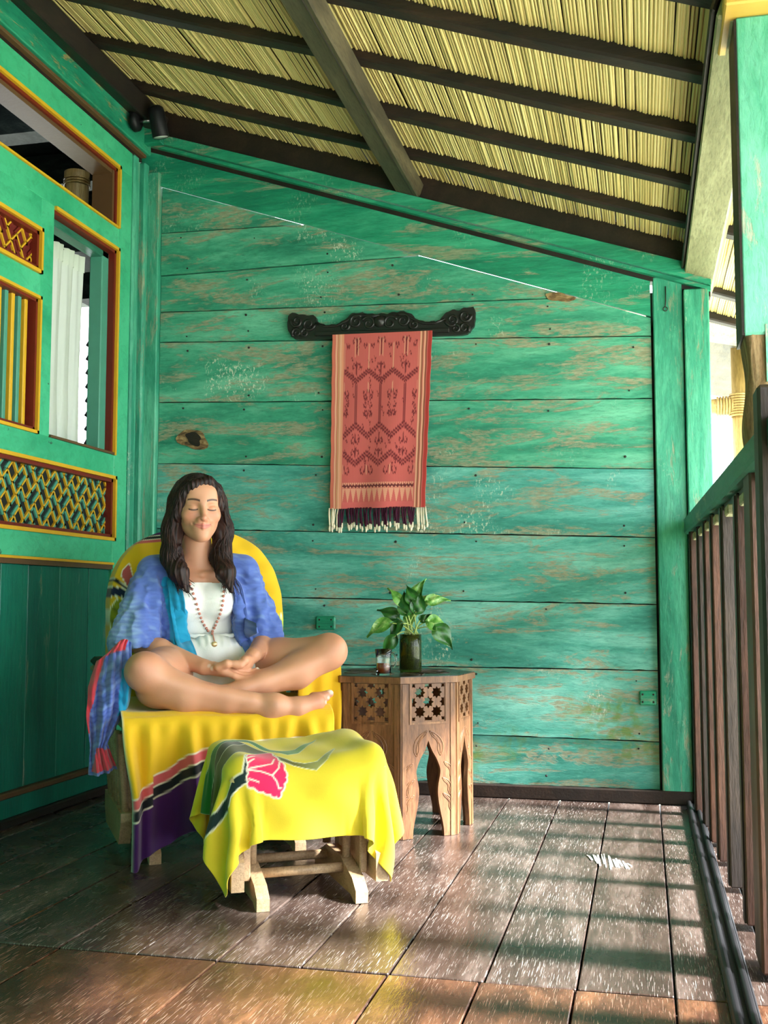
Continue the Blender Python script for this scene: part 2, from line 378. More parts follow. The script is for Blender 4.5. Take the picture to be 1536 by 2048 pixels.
def mould(y0, y1, z0, z1, sides, proud=.010, name='moulding', w=.013):
    """yellow outer and red inner bead round an opening (y0..z1 = outer edge)"""
    for nm, mt, a, b, x1, x0 in (('yellow_'+name, M['yellow'], 0, w, proud, -.03), ('red_'+name, M['red'], w, 2*w, -.002, -.05)):
        mb = MB()
        if 't' in sides: mb.box((x0, y0, z1-b), (x1, y1, z1-a))
        if 'b' in sides: mb.box((x0, y0, z0+a), (x1, y1, z0+b))
        if 'r' in sides: mb.box((x0, y1-b, z0), (x1, y1-a, z1))
        if 'l' in sides: mb.box((x0, y0+a, z0), (x1, y0+b, z1))
        mb.build(name if False else nm, mt, lw)
# transom opening
mould(2.75, 4.042, 2.275, 2.537, 'trl')
lbox('yellow_moulding', 2.75, 4.03, 2.275, 2.283, M['yellow'], -.03, .006, ch=0)
lbox('transom_jamb', 4.0, 4.018, 2.283, 2.512, M['brownline'], -.10, -.01, ch=0)
lbox('transom_head', 2.75, 4.018, 2.495, 2.512, M['brownline'], -.10, -.012, ch=0)
# window surround
win = empty('window_1', (XL, 0, 0)); tag(win, kind='structure')
mould(YW0-.014, YW1+.014, ZW0-.014, ZW1+.014, 'tr')
lbox('window_sill_bead', YW0-.014, YW1+.01, ZW0-.013, ZW0-.004, M['brownline'], -.04, .008, ch=0)
lbox('casement_jamb', YW1-.066, YW1-.012, ZW0, ZW1-.012, M['teal'], -.085, -.028, par=win, ch=.004)
lbox('casement_jamb', YW1-.014, YW1-.010, ZW0, ZW1-.012, M['red'], -.03, -.004, par=win, ch=0)
lbox('casement_head', YW0, YW1-.013, ZW1-.04, ZW1-.012, M['handrail'], -.085, -.028, par=win, ch=.004)
lbox('window_reveal_sill', YW0-.01, YW1, ZW0-.012, ZW0+.004, M['teal'], -.085, -.02, par=win, ch=0)
# red fret panel
mould(2.75, 3.458, 1.912, 2.078, 'trbl')
lbox('fret_backing', 2.77, 3.43, 1.925, 2.06, M['fretred'], -.036, -.030, ch=0)
# slatted opening
mould(2.75, 3.458, 1.338, 1.83, 'trbl', w=.011)
mb_s = {}
for i, y in enumerate(np.arange(2.80, 3.425, .0405)):
    mt = M['yellow'] if i % 2 else M['teal']
    lbox('slat', y-.0095, y+.0095, 1.352, 1.816, mt, -.045, -.022, ch=.003)
# long fret panel
mould(2.2, 4.055, .992, 1.254, 'trb')
lbox('fret_backing', 2.2, 4.03, 1.00, 1.25, M['fretback'], -.040, -.034, ch=0)
def fretset(y0, y1, z0, z1, mats, L, bw, x0, back=-.036):
    """interlocking key fret on a slanting lattice: crosses with hooked arms, every bar its own piece"""
    ang = math.radians(38); ca, sa = math.cos(ang), math.sin(ang)
    yc, zc = (y0+y1)/2, (z0+z1)/2
    def put(p, q, off, mt, top, ww):
        Ln = math.hypot(q[0]-p[0], q[1]-p[1]); dv = ((q[0]-p[0])/Ln, (q[1]-p[1])/Ln); nv = (-dv[1], dv[0]); e = ww*.5
        Q = [(p[0]-dv[0]*e+nv[0]*(off-ww/2), p[1]-dv[1]*e+nv[1]*(off-ww/2)), (q[0]+dv[0]*e+nv[0]*(off-ww/2), q[1]+dv[1]*e+nv[1]*(off-ww/2)),
             (q[0]+dv[0]*e+nv[0]*(off+ww/2), q[1]+dv[1]*e+nv[1]*(off+ww/2)), (p[0]-dv[0]*e+nv[0]*(off+ww/2), p[1]-dv[1]*e+nv[1]*(off+ww/2))]
        for fn in (lambda a, b: a-y0, lambda a, b: y1-a, lambda a, b: b-z0, lambda a, b: z1-b):
            if len(Q) >= 3: Q = clip(Q, fn)
        if len(Q) >= 3: MB().prism(Q, lambda u, w: (back, u, w), lambda u, w: (top, u, w)).build('fret_bar', mt, lw)
    W_ = lambda a, b: (yc+L*(a*ca-b*sa)*.92, zc+L*(a*sa+b*ca)*1.12)
    n = int(2+(y1-y0)/L/3)
    for i in range(-n, n+1):
        for j in range(-n, n+1):
            cx, cy = i*4-j*2, i*2+j*4
            c = W_(cx, cy)
            if not (y0-3*L < c[0] < y1+3*L and z0-3*L < c[1] < z1+3*L): continue
            segs = [((-2, 0), (2, 0)), ((0, -2), (0, 2)), ((2, 0), (2, -2)), ((-2, 0), (-2, 2)), ((0, 2), (2, 2)), ((0, -2), (-2, -2))]
            for p, q in segs:
                A_, B_ = W_(cx+p[0], cy+p[1]), W_(cx+q[0], cy+q[1])
                put(A_, B_, -bw*1.35, mats[1], x0-.002, bw*1.7); put(A_, B_, 0, mats[0], x0, bw)
fretset(3.16, 4.03, 1.006, 1.240, (M['yellow'], M['teal']), .0235, .0062, -.026)
fretset(3.17, 3.432, 1.925, 2.052, (M['yellow'], M['red']), .0235, .0062, -.022)
# lower boards
lbox('yellow_moulding', 2.2, YW1+.012, .896, .905, M['yellow'], -.03, .010, ch=0)
lbox('brown_moulding', 2.2, YW1+.012, .878, .896, M['brownline'], -.03, .004, ch=0)
ys = [2.2, 2.45, 2.66, 2.90, 3.09, 3.28, 3.45, 3.665, 3.88, 4.045]
for a, b in zip(ys[:-1], ys[1:]):
    lbox('vertical_board', a+.0015, b-.0015, .118, .878, M['boards'], -.045, -.014+random.uniform(-.0015, .0015), ch=.002)
lbox('sill_moulding', YE, YC, .098, .118, M['brownline'], -.05, .012, ch=.004)
lbox('bottom_rail', YE, YC+.12, .030, .098, M['boards'], -.05, -.006)
bl = MB().box((XL-.03, YE, 0), (XL+.010, 4.27, .030), ch=.004).build('baseboard_left', M['dark']); tag(bl, kind='structure')

# ---- unseen end wall behind the viewer, added to cut the front light
ew = MB().box((XL-.05, -3.12, 0), (.50, -3.06, 2.9)).build('wall_light_block', M['dark']); tag(ew, kind='structure')
for k in range(11): MB().box((XL-.02, -3.06, .03+.25*k), (.46, -3.035, .277+.25*k), ch=.002).build('plank', M['plank'], ew)
# ---- the room behind the left wall
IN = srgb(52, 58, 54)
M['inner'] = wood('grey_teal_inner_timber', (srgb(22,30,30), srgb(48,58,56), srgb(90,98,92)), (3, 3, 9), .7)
M['innerpost'] = wood('whitewashed_carved_post', (srgb(84,88,86), srgb(150,152,148), srgb(206,206,200)), (14, 14, 2.5), .7)
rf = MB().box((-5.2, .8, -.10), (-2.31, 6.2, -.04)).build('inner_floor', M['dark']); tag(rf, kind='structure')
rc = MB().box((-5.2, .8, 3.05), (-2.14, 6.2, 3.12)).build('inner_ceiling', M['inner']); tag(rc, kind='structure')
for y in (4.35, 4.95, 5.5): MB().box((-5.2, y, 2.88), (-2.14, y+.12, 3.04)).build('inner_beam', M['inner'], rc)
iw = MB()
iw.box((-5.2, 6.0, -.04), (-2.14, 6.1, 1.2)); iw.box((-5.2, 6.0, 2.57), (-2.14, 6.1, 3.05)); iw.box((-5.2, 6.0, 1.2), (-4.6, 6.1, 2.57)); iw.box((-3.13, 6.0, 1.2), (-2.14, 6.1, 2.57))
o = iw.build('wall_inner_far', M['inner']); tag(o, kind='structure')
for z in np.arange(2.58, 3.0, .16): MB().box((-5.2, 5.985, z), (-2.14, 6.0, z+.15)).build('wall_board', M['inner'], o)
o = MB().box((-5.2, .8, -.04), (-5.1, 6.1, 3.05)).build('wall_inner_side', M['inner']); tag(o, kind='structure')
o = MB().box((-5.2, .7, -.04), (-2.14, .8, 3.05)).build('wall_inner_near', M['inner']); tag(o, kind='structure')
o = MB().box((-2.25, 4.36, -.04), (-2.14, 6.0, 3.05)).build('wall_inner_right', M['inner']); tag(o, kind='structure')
ip = empty('carved_post', (-2.615, 4.92, -.04)); tag(ip, 'whitewashed grey wooden post standing inside behind the window', 'post')
pm = MB(); pm.box((-.042, -.04, 0), (.042, .04, 2.28), ch=.01); pm.build('shaft', M['innerpost'], ip)
pm = MB()
for z in np.arange(1.35, 2.1, .07): pm.tube([(-.04, -.040, z), (-.015, -.050, z+.03), (.015, -.050, z+.01), (.04, -.040, z+.04)], .010, 6)
pm.build('carving', M['innerpost'], ip)
MB().box((-.10, -.08, 2.28), (.10, .08, 2.44), ch=.01).build('capital', M['inner'], ip)
# rolled bamboo seen through the transom
br = empty('bamboo_roll', (-2.52, 4.50, 2.37)); tag(br, 'tan bamboo roll standing inside behind the transom opening', 'bamboo')
M['bamboo'] = wood('tan_bamboo', (srgb(146,116,58), srgb(184,152,88), srgb(210,184,124)), (12, 12, 1.2), .45)
MB().lathe([(0, .0), (.055, 0), (.056, .10), (.054, .20), (.056, .32), (.058, .335), (.058, .36), (.045, .365), (0, .365)], 20).build('stem', M['bamboo'], br)
mb = MB()
for z in (.30, .312, .324): mb.tube([(.058*math.cos(a), .058*math.sin(a), z) for a in np.linspace(0, 6.283, 25)], .004, 6, False)
mb.build('binding', M['bamboo'], br)
sh = MB().box((-2.75, 4.37, 2.31), (-2.26, 4.66, 2.37)).build('inner_shelf', M['inner']); tag(sh, 'dark grey timber ledge inside that carries the bamboo roll', 'shelf')

# ---- curtain inside the window
t = NT('sheer_white_curtain'); nn = t.noise(t.scale(t.pos, (40, 40, 2)), 1, 2)
M['curtain'] = t.fin(t.mix(nn, srgb(214,222,206), srgb(240,243,232)), .8, .2, Transmission_Weight=0.0)
tr = t.t.nodes.new('ShaderNodeBsdfTranslucent'); tr.inputs[0].default_value = (*srgb(232,240,226), 1)
ms = t.t.nodes.new('ShaderNodeMixShader'); ms.inputs[0].default_value = .5
t.lk(t.b.outputs[0], ms.inputs[1]); t.lk(tr.outputs[0], ms.inputs[2]); t.lk(ms.outputs[0], t.t.nodes['Material Output'].inputs[0])
nu, nz = 90, 40
P = np.zeros((nu, nz, 3)); 
for i in range(nu):
    u = i/(nu-1)
    for j in range(nz):
        w = j/(nz-1); z = 2.135 - w*.87
        amp = .010 + .010*w
        yy = 3.50 + u*(.455 - .03*w) 
        xx = XL - .115 + amp*math.sin(u*34 + .8*math.sin(w*3)) + .006*math.sin(u*71+w*2)
        P[i, j] = (xx, yy, z)
cu = empty('curtain', (0, 0, 0)); tag(cu, 'sheer white curtain hanging inside the green window', 'curtain')
MB().grid(P).build('curtain_cloth', M['curtain'], cu)
ph = P[:, :4].copy(); ph[:, :, 0] += .004; MB().grid(ph).build('curtain_header', M['curtain'], cu)
MB().tube([(XL-.125, 3.45, 2.128), (XL-.125, 4.0, 2.128)], .006, 8).build('curtain_rod', M['dark'], cu)

# ---- roof: reed matting, rafters down the slope, purlins along the porch
Y0R, Y1R = -3.0, 5.35; X0R, X1R = -2.14, 1.25
rr = random.Random(4)
mb = MB(); pitch_r = .0088
x = X0R
while x < X1R:
    r = pitch_r*rr.uniform(.42, .60)
    y_a = Y0R if x < .26 else Y0R
    yb = WY+.03 if x < .24 else Y1R
    ny = 9; vs = []; ph = rr.uniform(0, 6.28); dz0 = rr.uniform(-.003, .003); am = rr.uniform(.001, .004)
    for j in range(ny):
        y = y_a + (yb-y_a)*j/(ny-1); xx = x + am*math.sin(y*2.2+ph) ; zz = roofz(xx, .036+dz0)
        for a in (-1.0, -.45, .45, 1.0):
            vs.append((xx + r*a, y, zz - r*math.sqrt(max(0, 1-a*a)) - SL*r*a))
    fs = [(j*4+k, j*4+k+1, (j+1)*4+k+1, (j+1)*4+k) for j in range(ny-1) for k in range(3)]
    mb.add(vs, fs, True); x += pitch_r
MB().prism([(X0R, roofz(X0R, .055)), (X1R, roofz(X1R, .055)), (X1R, roofz(X1R, .085)), (X0R, roofz(X0R, .085))], lambda a, b: (a, Y0R, b), lambda a, b: (a, WY+.05, b)).build('ceiling', M['dark'])
ceil = COL.objects['ceiling']; tag(ceil, kind='structure')
MB().prism([(.26, roofz(.26, .055)), (X1R, roofz(X1R, .055)), (X1R, roofz(X1R, .085)), (.26, roofz(.26, .085))], lambda a, b: (a, WY+.051, b), lambda a, b: (a, Y1R, b)).build('roof_deck', M['dark'], ceil)
tag(mb.build('reed_matting', M['reed'], ceil, recalc=False), kind='stuff')
def rafter(yb, x0=-2.12, x1=1.22, w=.062, h=.038):
    n = 13; mb = MB(); P = []
    ph = rr.uniform(0, 6); 
    for k in range(n):
        x = x0 + (x1-x0)*k/(n-1); dy = .008*math.sin(x*2.3+ph)+.004*math.sin(x*6+ph*2); dz = .004*math.sin(x*4+ph)
        z0 = roofz(x, dz); z1 = roofz(x, h)
        P.append([(x, yb-w+dy, z1), (x, yb-w+dy, z0+.006), (x, yb-w+.008+dy, z0), (x, yb-.006+dy, z0), (x, yb+dy, z0+.008), (x, yb+dy, z1)])
    mb.grid(np.array(P), False); mb.build('rafter', M['rafter'], ceil)
for k in range(-15, 4): rafter(2.88 + .378*k)
rafter(4.78, .28); rafter(5.2, .28)
def purlin(xc, w, h, mat, y0, y1, name='purlin'):
    """beam tilted with the roof, hung under the rafters; xc = centre of its underside"""
    Mx = Matrix.Translation((xc, 0, roofz(xc))) @ Matrix.Rotation(SA, 4, 'Y')
    return MB().box((-w/2, y0, -h), (w/2, y1, .004), Mx, ch=.006).build(name, mat, ceil)
purlin(-.885, .105, .058, M['purlin'], -3, 4.33)
purlin(-.885+.028, .012, .060, M['dark'], -3, 4.30, 'purlin_groove')
purlin(-2.02, .15, .075, M['dark'], -3, 4.25)
purlin(.255, .115, .085, M['palebeam'], 2.36, 4.52)
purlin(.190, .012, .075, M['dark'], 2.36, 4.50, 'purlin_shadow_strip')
# ================================================================== PORCH EDGE
rail = empty('porch_railing', (.25, 3.0, 0)); tag(rail, 'wooden porch railing of brown upright boards under a green handrail', 'railing')
RX, RY = .25, 3.0
def rb(name, lo, hi, mat, ch=.003):
    return MB().box((lo[0]-RX, lo[1]-RY, lo[2]), (hi[0]-RX, hi[1]-RY, hi[2]), ch=ch).build(name, mat, rail)
hx = lambda y: .162 + (.215-.162)*(4.10-y)/(4.10-2.35)
for i, y in enumerate([4.08, 3.83, 3.585, 3.335, 3.04, 2.70, 1.72, 1.42, 1.12, .8, .5, .2, -.1, -.4, -.7, -1., -1.3, -1.6, -1.9, -2.2, -2.5]):
    x0 = hx(y) + (.005 if i == 0 else .012)
    rb('baluster', (x0, y, .012), (x0+.078, y+.058, 1.005), M['rail'] if i % 3 != 1 else M['raildark'])
    rb('baluster_shade_strip', (x0-.004, y+.012, .014), (x0, y+.056, 1.0), M['raildark'], 0)  # thin dark strip stands in for the shaded porch-side face
for i, y in enumerate([3.96, 3.71, 3.46, 3.19, 2.87, 2.55]):
    x0 = hx(y); rb('spacer_block', (x0+.006, y-.05, .965), (x0+.075, y+.05, .990), M['palebeam'])
q0, q1 = (hx(4.12)-.004, 4.24), (hx(-2.9)-.004, -2.9)
MB().bar((q0[0]+.04-RX, q0[1]-RY, 1.030), (q1[0]+.04-RX, q1[1]-RY, 1.085), .09, .062, ch=.006).build('handrail', M['handrail'], rail)
MB().bar((q0[0]+.045-RX, q0[1]-RY, .992), (q1[0]+.045-RX, q1[1]-RY, 1.032), .05, .018).build('under_rail', M['raildark'], rail)
rb('near_post', (.203, 2.03, .012), (.30, 2.11, 1.135), M['raildark'], .006)
fr = empty('floor_rail', (.165, 3.2, 0)); tag(fr, 'black glossy rail lying on the floor along the railing', 'rail')
MB().box((-.026, -5.8, 0), (.026, 1.06, .012), ch=.003).build('rail_base', M['blackrail'], fr)
mb = MB()
for dx in (-.016, .012): mb.tube([(dx, -5.8, .014), (dx, 1.06, .014)], .0085, 8)
mb.build('rail_ridges', M['blackrail'], fr)
# column
colm = empty('porch_column', (.275, 2.40, 0)); tag(colm, 'peeling pale green porch column with rotten bare wood near the handrail', 'column')
MB().box((-.064, -.05, 1.30), (.08, .09, 1.985), ch=.005).build('upper_shaft', M['column'], colm)
MB().box((-.060, -.045, .012), (.08, .09, 1.02), ch=.005).build('lower_shaft', M['rail'], colm)
mb = MB()
n = 26; ring = []
for j in range(n):
    z = 1.0 + .33*j/(n-1); row = []
    for (x, y) in ((-.055, .085), (-.058, -.03), (-.045, -.042), (-.02, -.046), (.01, -.044), (.04, -.046), (.075, -.044), (.078, .085)):
        row.append((x + .005*math.sin(z*31+x*200), y + .007*math.sin(z*23+x*120), z))
    ring.append(row)
mb.grid(np.array(ring)); mb.build('rotten_wood', wood('split_rotten_wood', (srgb(58,42,28), srgb(140,108,72), srgb(196,164,124)), (30, 30, 2.5), .75), colm)
mb = MB()
for (a, b, c, d) in ((-.062, -.022, 1.06, 1.30), (-.02, .03, 1.19, 1.31), (.03, .08, 1.02, 1.31)):
    pts = [(a, 1.32), (a, c+.01)] + [(a+(b-a)*k/6, c + random.uniform(-.012, .03)) for k in range(1, 6)] + [(b, c+.02), (b, 1.32)]
    if a > -.03: mb.prism(pts, lambda u, w: (u, -.052, w), lambda u, w: (u, -.044, w))
mb.build('peeling_paint', M['column'], colm)
MB().box((-.066, -.048, 1.30), (-.060, .088, 1.98)).build('dark_edge', M['dark'], colm)
cp = MB(); cp.box((-.088, -.105, 1.985), (.12, .12, 2.022), ch=.004); cp.build('ochre_capital', plain('ochre_capital_paint', srgb(196,156,70), .5), colm)
MB().box((-.085, -.10, 2.022), (.12, .115, 2.075), ch=.004).build('grey_block', M['palebeam'], colm)

# ================================================================== OUTSIDE
gr = MB().box((-8, -6, -.75), (14, 22, -.70)).build('ground', plain('pale_garden_ground', srgb(184, 188, 166), .9, .1, .15, 3)); tag(gr, kind='structure')
pv = empty('bamboo_pavilion', (.56, 6.6, -.7)); tag(pv, 'bamboo post and crossbar of a pavilion beyond the porch wall', 'pavilion')
MB().lathe([(.0, 0), (.045, 0), (.043, .6), (.047, .62), (.043, .64), (.042, 1.4), (.046, 1.42), (.042, 1.44), (.040, 3.4), (0, 3.4)], 18).build('bamboo_post', M['bamboo'], pv)
MB().tube([(-1.2, 0, 2.58), (.9, 0, 2.58)], .045, 14).build('bamboo_crossbar', M['bamboo'], pv)
mb = MB()
for k in range(9):
    z = 2.52+.015*k; mb.tube([(.050*math.cos(a)*1.05, .050*math.sin(a)*1.3, z) for a in np.linspace(0, 6.283, 17)], .007, 6, False)
for k in range(7):
    xx = -.12+.016*k; mb.tube([(xx, .052*math.cos(a), 2.58+.052*math.sin(a)) for a in np.linspace(0, 6.283, 17)], .007, 6, False)
mb.build('lashing', M['bamboo'], pv)
ev = MB().prism([(-1.0, 0.), (1.6, -.55), (1.6, -.47), (-1.0, .08)], lambda a, b: (a, -.5, b+3.12), lambda a, b: (a, 1.5, b+3.12)); ev.build('eave_boards', M['purlin'], pv)
MB().prism([(-1.0, -.10), (1.6, -.65), (1.6, -.56), (-1.0, -.01)], lambda a, b: (a, -.56, b+3.12), lambda a, b: (a, -.50, b+3.12)).build('eave_fascia', M['palebeam'], pv)
# ================================================================== FURNITURE
TH = math.radians(33)
def smooth01(x): x = np.clip(x, 0, 1); return x*x*(3-2*x)
def splinefy(pts, k=5):
    A = np.array(pts); n = len(A); out = []
    for i in range(n-1):
        p0, p1, p2, p3 = A[max(i-1, 0)], A[i], A[i+1], A[min(i+2, n-1)]
        for t in np.linspace(0, 1, k, endpoint=False): out.append(tuple(.5*((2*p1)+(-p0+p2)*t+(2*p0-5*p1+4*p2-p3)*t*t+(-p0+3*p1-3*p2+p3)*t**3)))
    return out + [tuple(A[-1])]
# ---- cloth solver: small position-based sheet dropped over a solid
def drape(nx, ny, w, h, centre, rot, sdf, steps=230, iters=7, z0=.62, fric=.55):
    U, V = np.meshgrid(np.linspace(-w/2, w/2, nx), np.linspace(-h/2, h/2, ny), indexing='ij')
    c, s = math.cos(rot), math.sin(rot)
    P = np.stack([centre[0]+U*c-V*s, centre[1]+U*s+V*c, np.full_like(U, z0)], -1)
    P[..., 2] += .002*np.sin(U*37)*np.cos(V*29)
    Q = P.copy(); dx, dy = w/(nx-1), h/(ny-1)
    def sl(a, b, L, k):
        d = P[b]-P[a]; l = np.linalg.norm(d, axis=-1, keepdims=True)+1e-9
        cor = d*((l-L)/l)*.5*k; P[a] += cor; P[b] -= cor
    S = slice
    for st in range(steps):
        Vv = (P-Q)*.94; Q = P.copy(); P += Vv; P[..., 2] -= 9.8*(1/60.)**2*.16
        for it in range(iters):
            for o in (0, 1):
                n = (nx-1-o)//2; sl((S(o, o+2*n, 2), S(None)), (S(o+1, o+1+2*n, 2), S(None)), dx, 1.)
                n = (ny-1-o)//2; sl((S(None), S(o, o+2*n, 2)), (S(None), S(o+1, o+1+2*n, 2)), dy, 1.)
            dg = math.hypot(dx, dy)
            sl((S(0, -1), S(0, -1)), (S(1, None), S(1, None)), dg, .12); sl((S(1, None), S(0, -1)), (S(0, -1), S(1, None)), dg, .12)
            if it == 0:
                sl((S(0, -3), S(None)), (S(3, None), S(None)), 3*dx, .06); sl((S(None), S(0, -3)), (S(None), S(3, None)), 3*dy, .06)
            d, g = sdf(P); m = np.clip(.004-d, 0, .02)[..., None]
            P += g*m; hit = (m > 0)
            P = np.where(hit, P-(P-Q)*fric*.35, P)
        P[..., 2] = np.maximum(P[..., 2], .004)
    return P, U, V
def upsample(A, k):
    def up1(A):
        n = A.shape[0]; t = np.linspace(0, n-1, (n-1)*k+1); i = np.clip(t.astype(int), 0, n-2); f = (t-i)
        f = f.reshape((-1,)+(1,)*(A.ndim-1)); g = lambda j: A[np.clip(j, 0, n-1)]
        p0, p1, p2, p3 = g(i-1), g(i), g(i+1), g(i+2)
        return .5*((2*p1)+(-p0+p2)*f+(2*p0-5*p1+4*p2-p3)*f*f+(-p0+3*p1-3*p2+p3)*f**3)
    return np.swapaxes(up1(np.swapaxes(up1(A), 0, 1)), 0, 1)
def grid_obj(name, P, cols, mat, parent, sol=0.0):
    a, b = P.shape[:2]; idx = np.arange(a*b).reshape(a, b)
    F = np.stack([idx[:-1, :-1], idx[1:, :-1], idx[1:, 1:], idx[:-1, 1:]], -1).reshape(-1, 4)
    me = bpy.data.meshes.new(name); me.from_pydata(P.reshape(-1, 3), [], F.tolist()); me.polygons.foreach_set('use_smooth', [True]*len(F))
    if cols is not None: set_colors(me, cols.reshape(-1, 3))
    me.materials.append(mat); o = link(bpy.data.objects.new(name, me), parent)
    if sol:
        m = o.modifiers.new('thickness', 'SOLIDIFY'); m.thickness = sol; m.offset = 0
    return o
def printed(name, rough=.75, bump=350, spec=.25, sheen=.2, trans=0.0):
    t = NT(name); c = t.attr('print'); t.bump(t.noise(t.pos, bump, 2), .12, .002)
    t.b.inputs['Sheen Weight'].default_value = sheen
    return t.fin(c, rough, spec)
M['batik'] = printed('yellow_batik_cloth')
def paint(C, mask, col): m = np.clip(mask, 0, 1)[..., None]; C[:] = C*(1-m)+np.array(col)*m
def seg_d(U, V, pts):
    d = np.full(U.shape, 9.)
    for (a, b), (c, e) in zip(pts[:-1], pts[1:]):
        vx, vy = c-a, e-b; t = np.clip(((U-a)*vx+(V-b)*vy)/(vx*vx+vy*vy+1e-12), 0, 1)
        d = np.minimum(d, np.hypot(U-a-t*vx, V-b-t*vy))
    return d
def poly_sd(U, V, pts):
    """signed distance to a closed polygon (negative inside)"""
    d = seg_d(U, V, list(pts)+[pts[0]]); ins = np.zeros(U.shape, bool)
    n = len(pts)
    for i in range(n):
        x0, y0 = pts[i]; x1, y1 = pts[(i+1) % n]
        if y0 == y1: continue
        cr = ((y0 > V) != (y1 > V)) & (U < (x1-x0)*(V-y0)/(y1-y0)+x0); ins ^= cr
    return np.where(ins, -d, d)
YEL = np.array(srgb(226, 182, 24)); YEL2 = np.array(srgb(226, 202, 46)); WHT = srgb(240, 236, 214); BLK = srgb(16, 22, 30); PUR = srgb(66, 22, 92); PNK = srgb(206, 92, 96)

# ---- glider chair
CH = empty('glider_chair', (-1.38, 3.387, 0), TH); tag(CH, 'pale beech glider armchair with rounded back under a yellow batik throw', 'armchair')
def runner(mb, x, y0, y1, w=.034, h=.095):
    """floor skid: tall in the middle, tapering to a rounded low toe at both ends"""
    pr = [(y0, .0), (y0+.02, .0), (y0+.05, .012), (y1-.05, .012), (y1-.02, 0), (y1, 0), (y1, .028), (y1-.03, .05), (y1-.13, h), (y0+.15, h), (y0+.035, .055), (y0, .03)]
    mb.prism(pr, lambda a, b: (x-w/2, a, b), lambda a, b: (x+w/2, a, b))
for sx in (-1, 1):
    mb = MB(); runner(mb, sx*.215, -.345, .30); mb.build('floor_runner', M['glider'], CH)
for y, z in ((-.20, .075), (.06, .075), (-.05, .165)):
    MB().tube([(-.215, y, z), (.215, y, z)], .013, 10).build('cross_dowel', M['glider'], CH)
for sx in (-1, 1):
    x = sx*.292; xa = sx*.325
    pr = [(-.30, .115), (-.25, .045), (.10, .045), (.15, .09), (.15, .14), (-.30, .14)]
    MB().prism(pr, lambda a, b: (x-.017, a, b), lambda a, b: (x+.017, a, b)).build('side_rail', M['glider'], CH)
    for y in (-.265, -.23, -.15, -.08, .0, .07, .12):
        MB().tube([(x, y, .13), (x+(xa-x)*(.5 if y < -.1 else 1), y+.02, .36 if y < -.1 else .52)], .0105, 8).build('side_spindle', M['glider'], CH)
    MB().box((xa-.032, -.08, .515), (xa+.032, .25, .540), ch=.01).build('armrest', M['glider'], CH)
    MB().box((xa-.034, -.075, .538), (xa+.034, .22, .568), ch=.012).build('arm_pad', plain('dark_green_arm_pad', srgb(30,60,50), .8), CH)
    MB().box((sx*.255-.02, -.06, .06), (sx*.255+.02, -.02, .30), ch=.004).build('swing_board', M['glider'], CH)
MB().box((-.275, -.27, .28), (.275, .26, .315), ch=.01).build('seat_frame', M['glider'], CH)
MB().box((-.28, -.315, .315), (.28, .22, .418), ch=.04).build('seat_cushion', plain('cushion_ticking', srgb(190,170,120), .9), CH)
# backrest outline in the chair's own x/z, tilted back
def back_outline(n=44):
    pts = []
    for k in range(n):
        a = math.pi*k/(n-1); c_, s_ = math.cos(a), math.sin(a); pts.append((-.288*math.copysign(abs(c_)**.82, c_), .70+.292*abs(s_)**.80))
    return [(0, .36), (-.15, .36), (-.286, .36)] + [(-.288, .36+.34*j/6) for j in range(1, 6)] + pts + [(.288, .36+.34*j/6) for j in range(5, 0, -1)] + [(.286, .36), (.15, .36), (0, .36)]
BO = np.array(back_outline())
back_y = lambda z: .185 + .20*(z-.42)
def back_surface(rs, grow, thick):
    P = []
    for r in rs:
        rr_ = min(r, 1.0); row = []
        for x, z in BO:
            cx, cz = 0, .62
            xx = cx+(x-cx)*rr_*(1+grow/.3); zz = cz+(z-cz)*rr_*(1+grow/.3)
            f = math.sqrt(max(0, 1-rr_**3.2)) if r <= 1 else 0
            yy = back_y(zz) - thick*(.35+.65*f) + (max(0, r-1)*.45)
            row.append((xx, yy, zz))
        P.append(row)
    return np.array(P)
MB().grid(back_surface(list(np.linspace(.03, 1, 14))+[1.1, 1.2], 0, .06)).build('backrest', plain('cushion_back', srgb(190,170,120), .9), CH)
MB().grid(back_surface(list(np.linspace(.03, 1, 8)), 0, -.06)).build('back_panel', M['glider'], CH)
# ---- yellow throw over the chair
CT = empty('chair_throw', (-1.38, 3.387, 0), TH); tag(CT, 'yellow batik throw with purple border draped over the glider armchair', 'throw')
rs = list(np.linspace(.03, .9, 40))+list(np.linspace(.91, 1.0, 20))+[1.04, 1.1, 1.2, 1.3]
P = back_surface(rs, .012, .072); P = upsample(P, 3)
X_, Z_ = P[..., 0], P[..., 2]
P[..., 1] += .004*np.sin(X_*60+Z_*25)*smooth01((Z_-.5)/.3) + .003*np.sin(Z_*70-X_*20)
C = np.zeros(P.shape); C[:] = YEL
def outlined(C, sd, col, e=.0016, wl=.0035):
    paint(C, np.clip(.5-(sd-wl)/e, 0, 1), WHT); paint(C, np.clip(.5-sd/e, 0, 1), col)
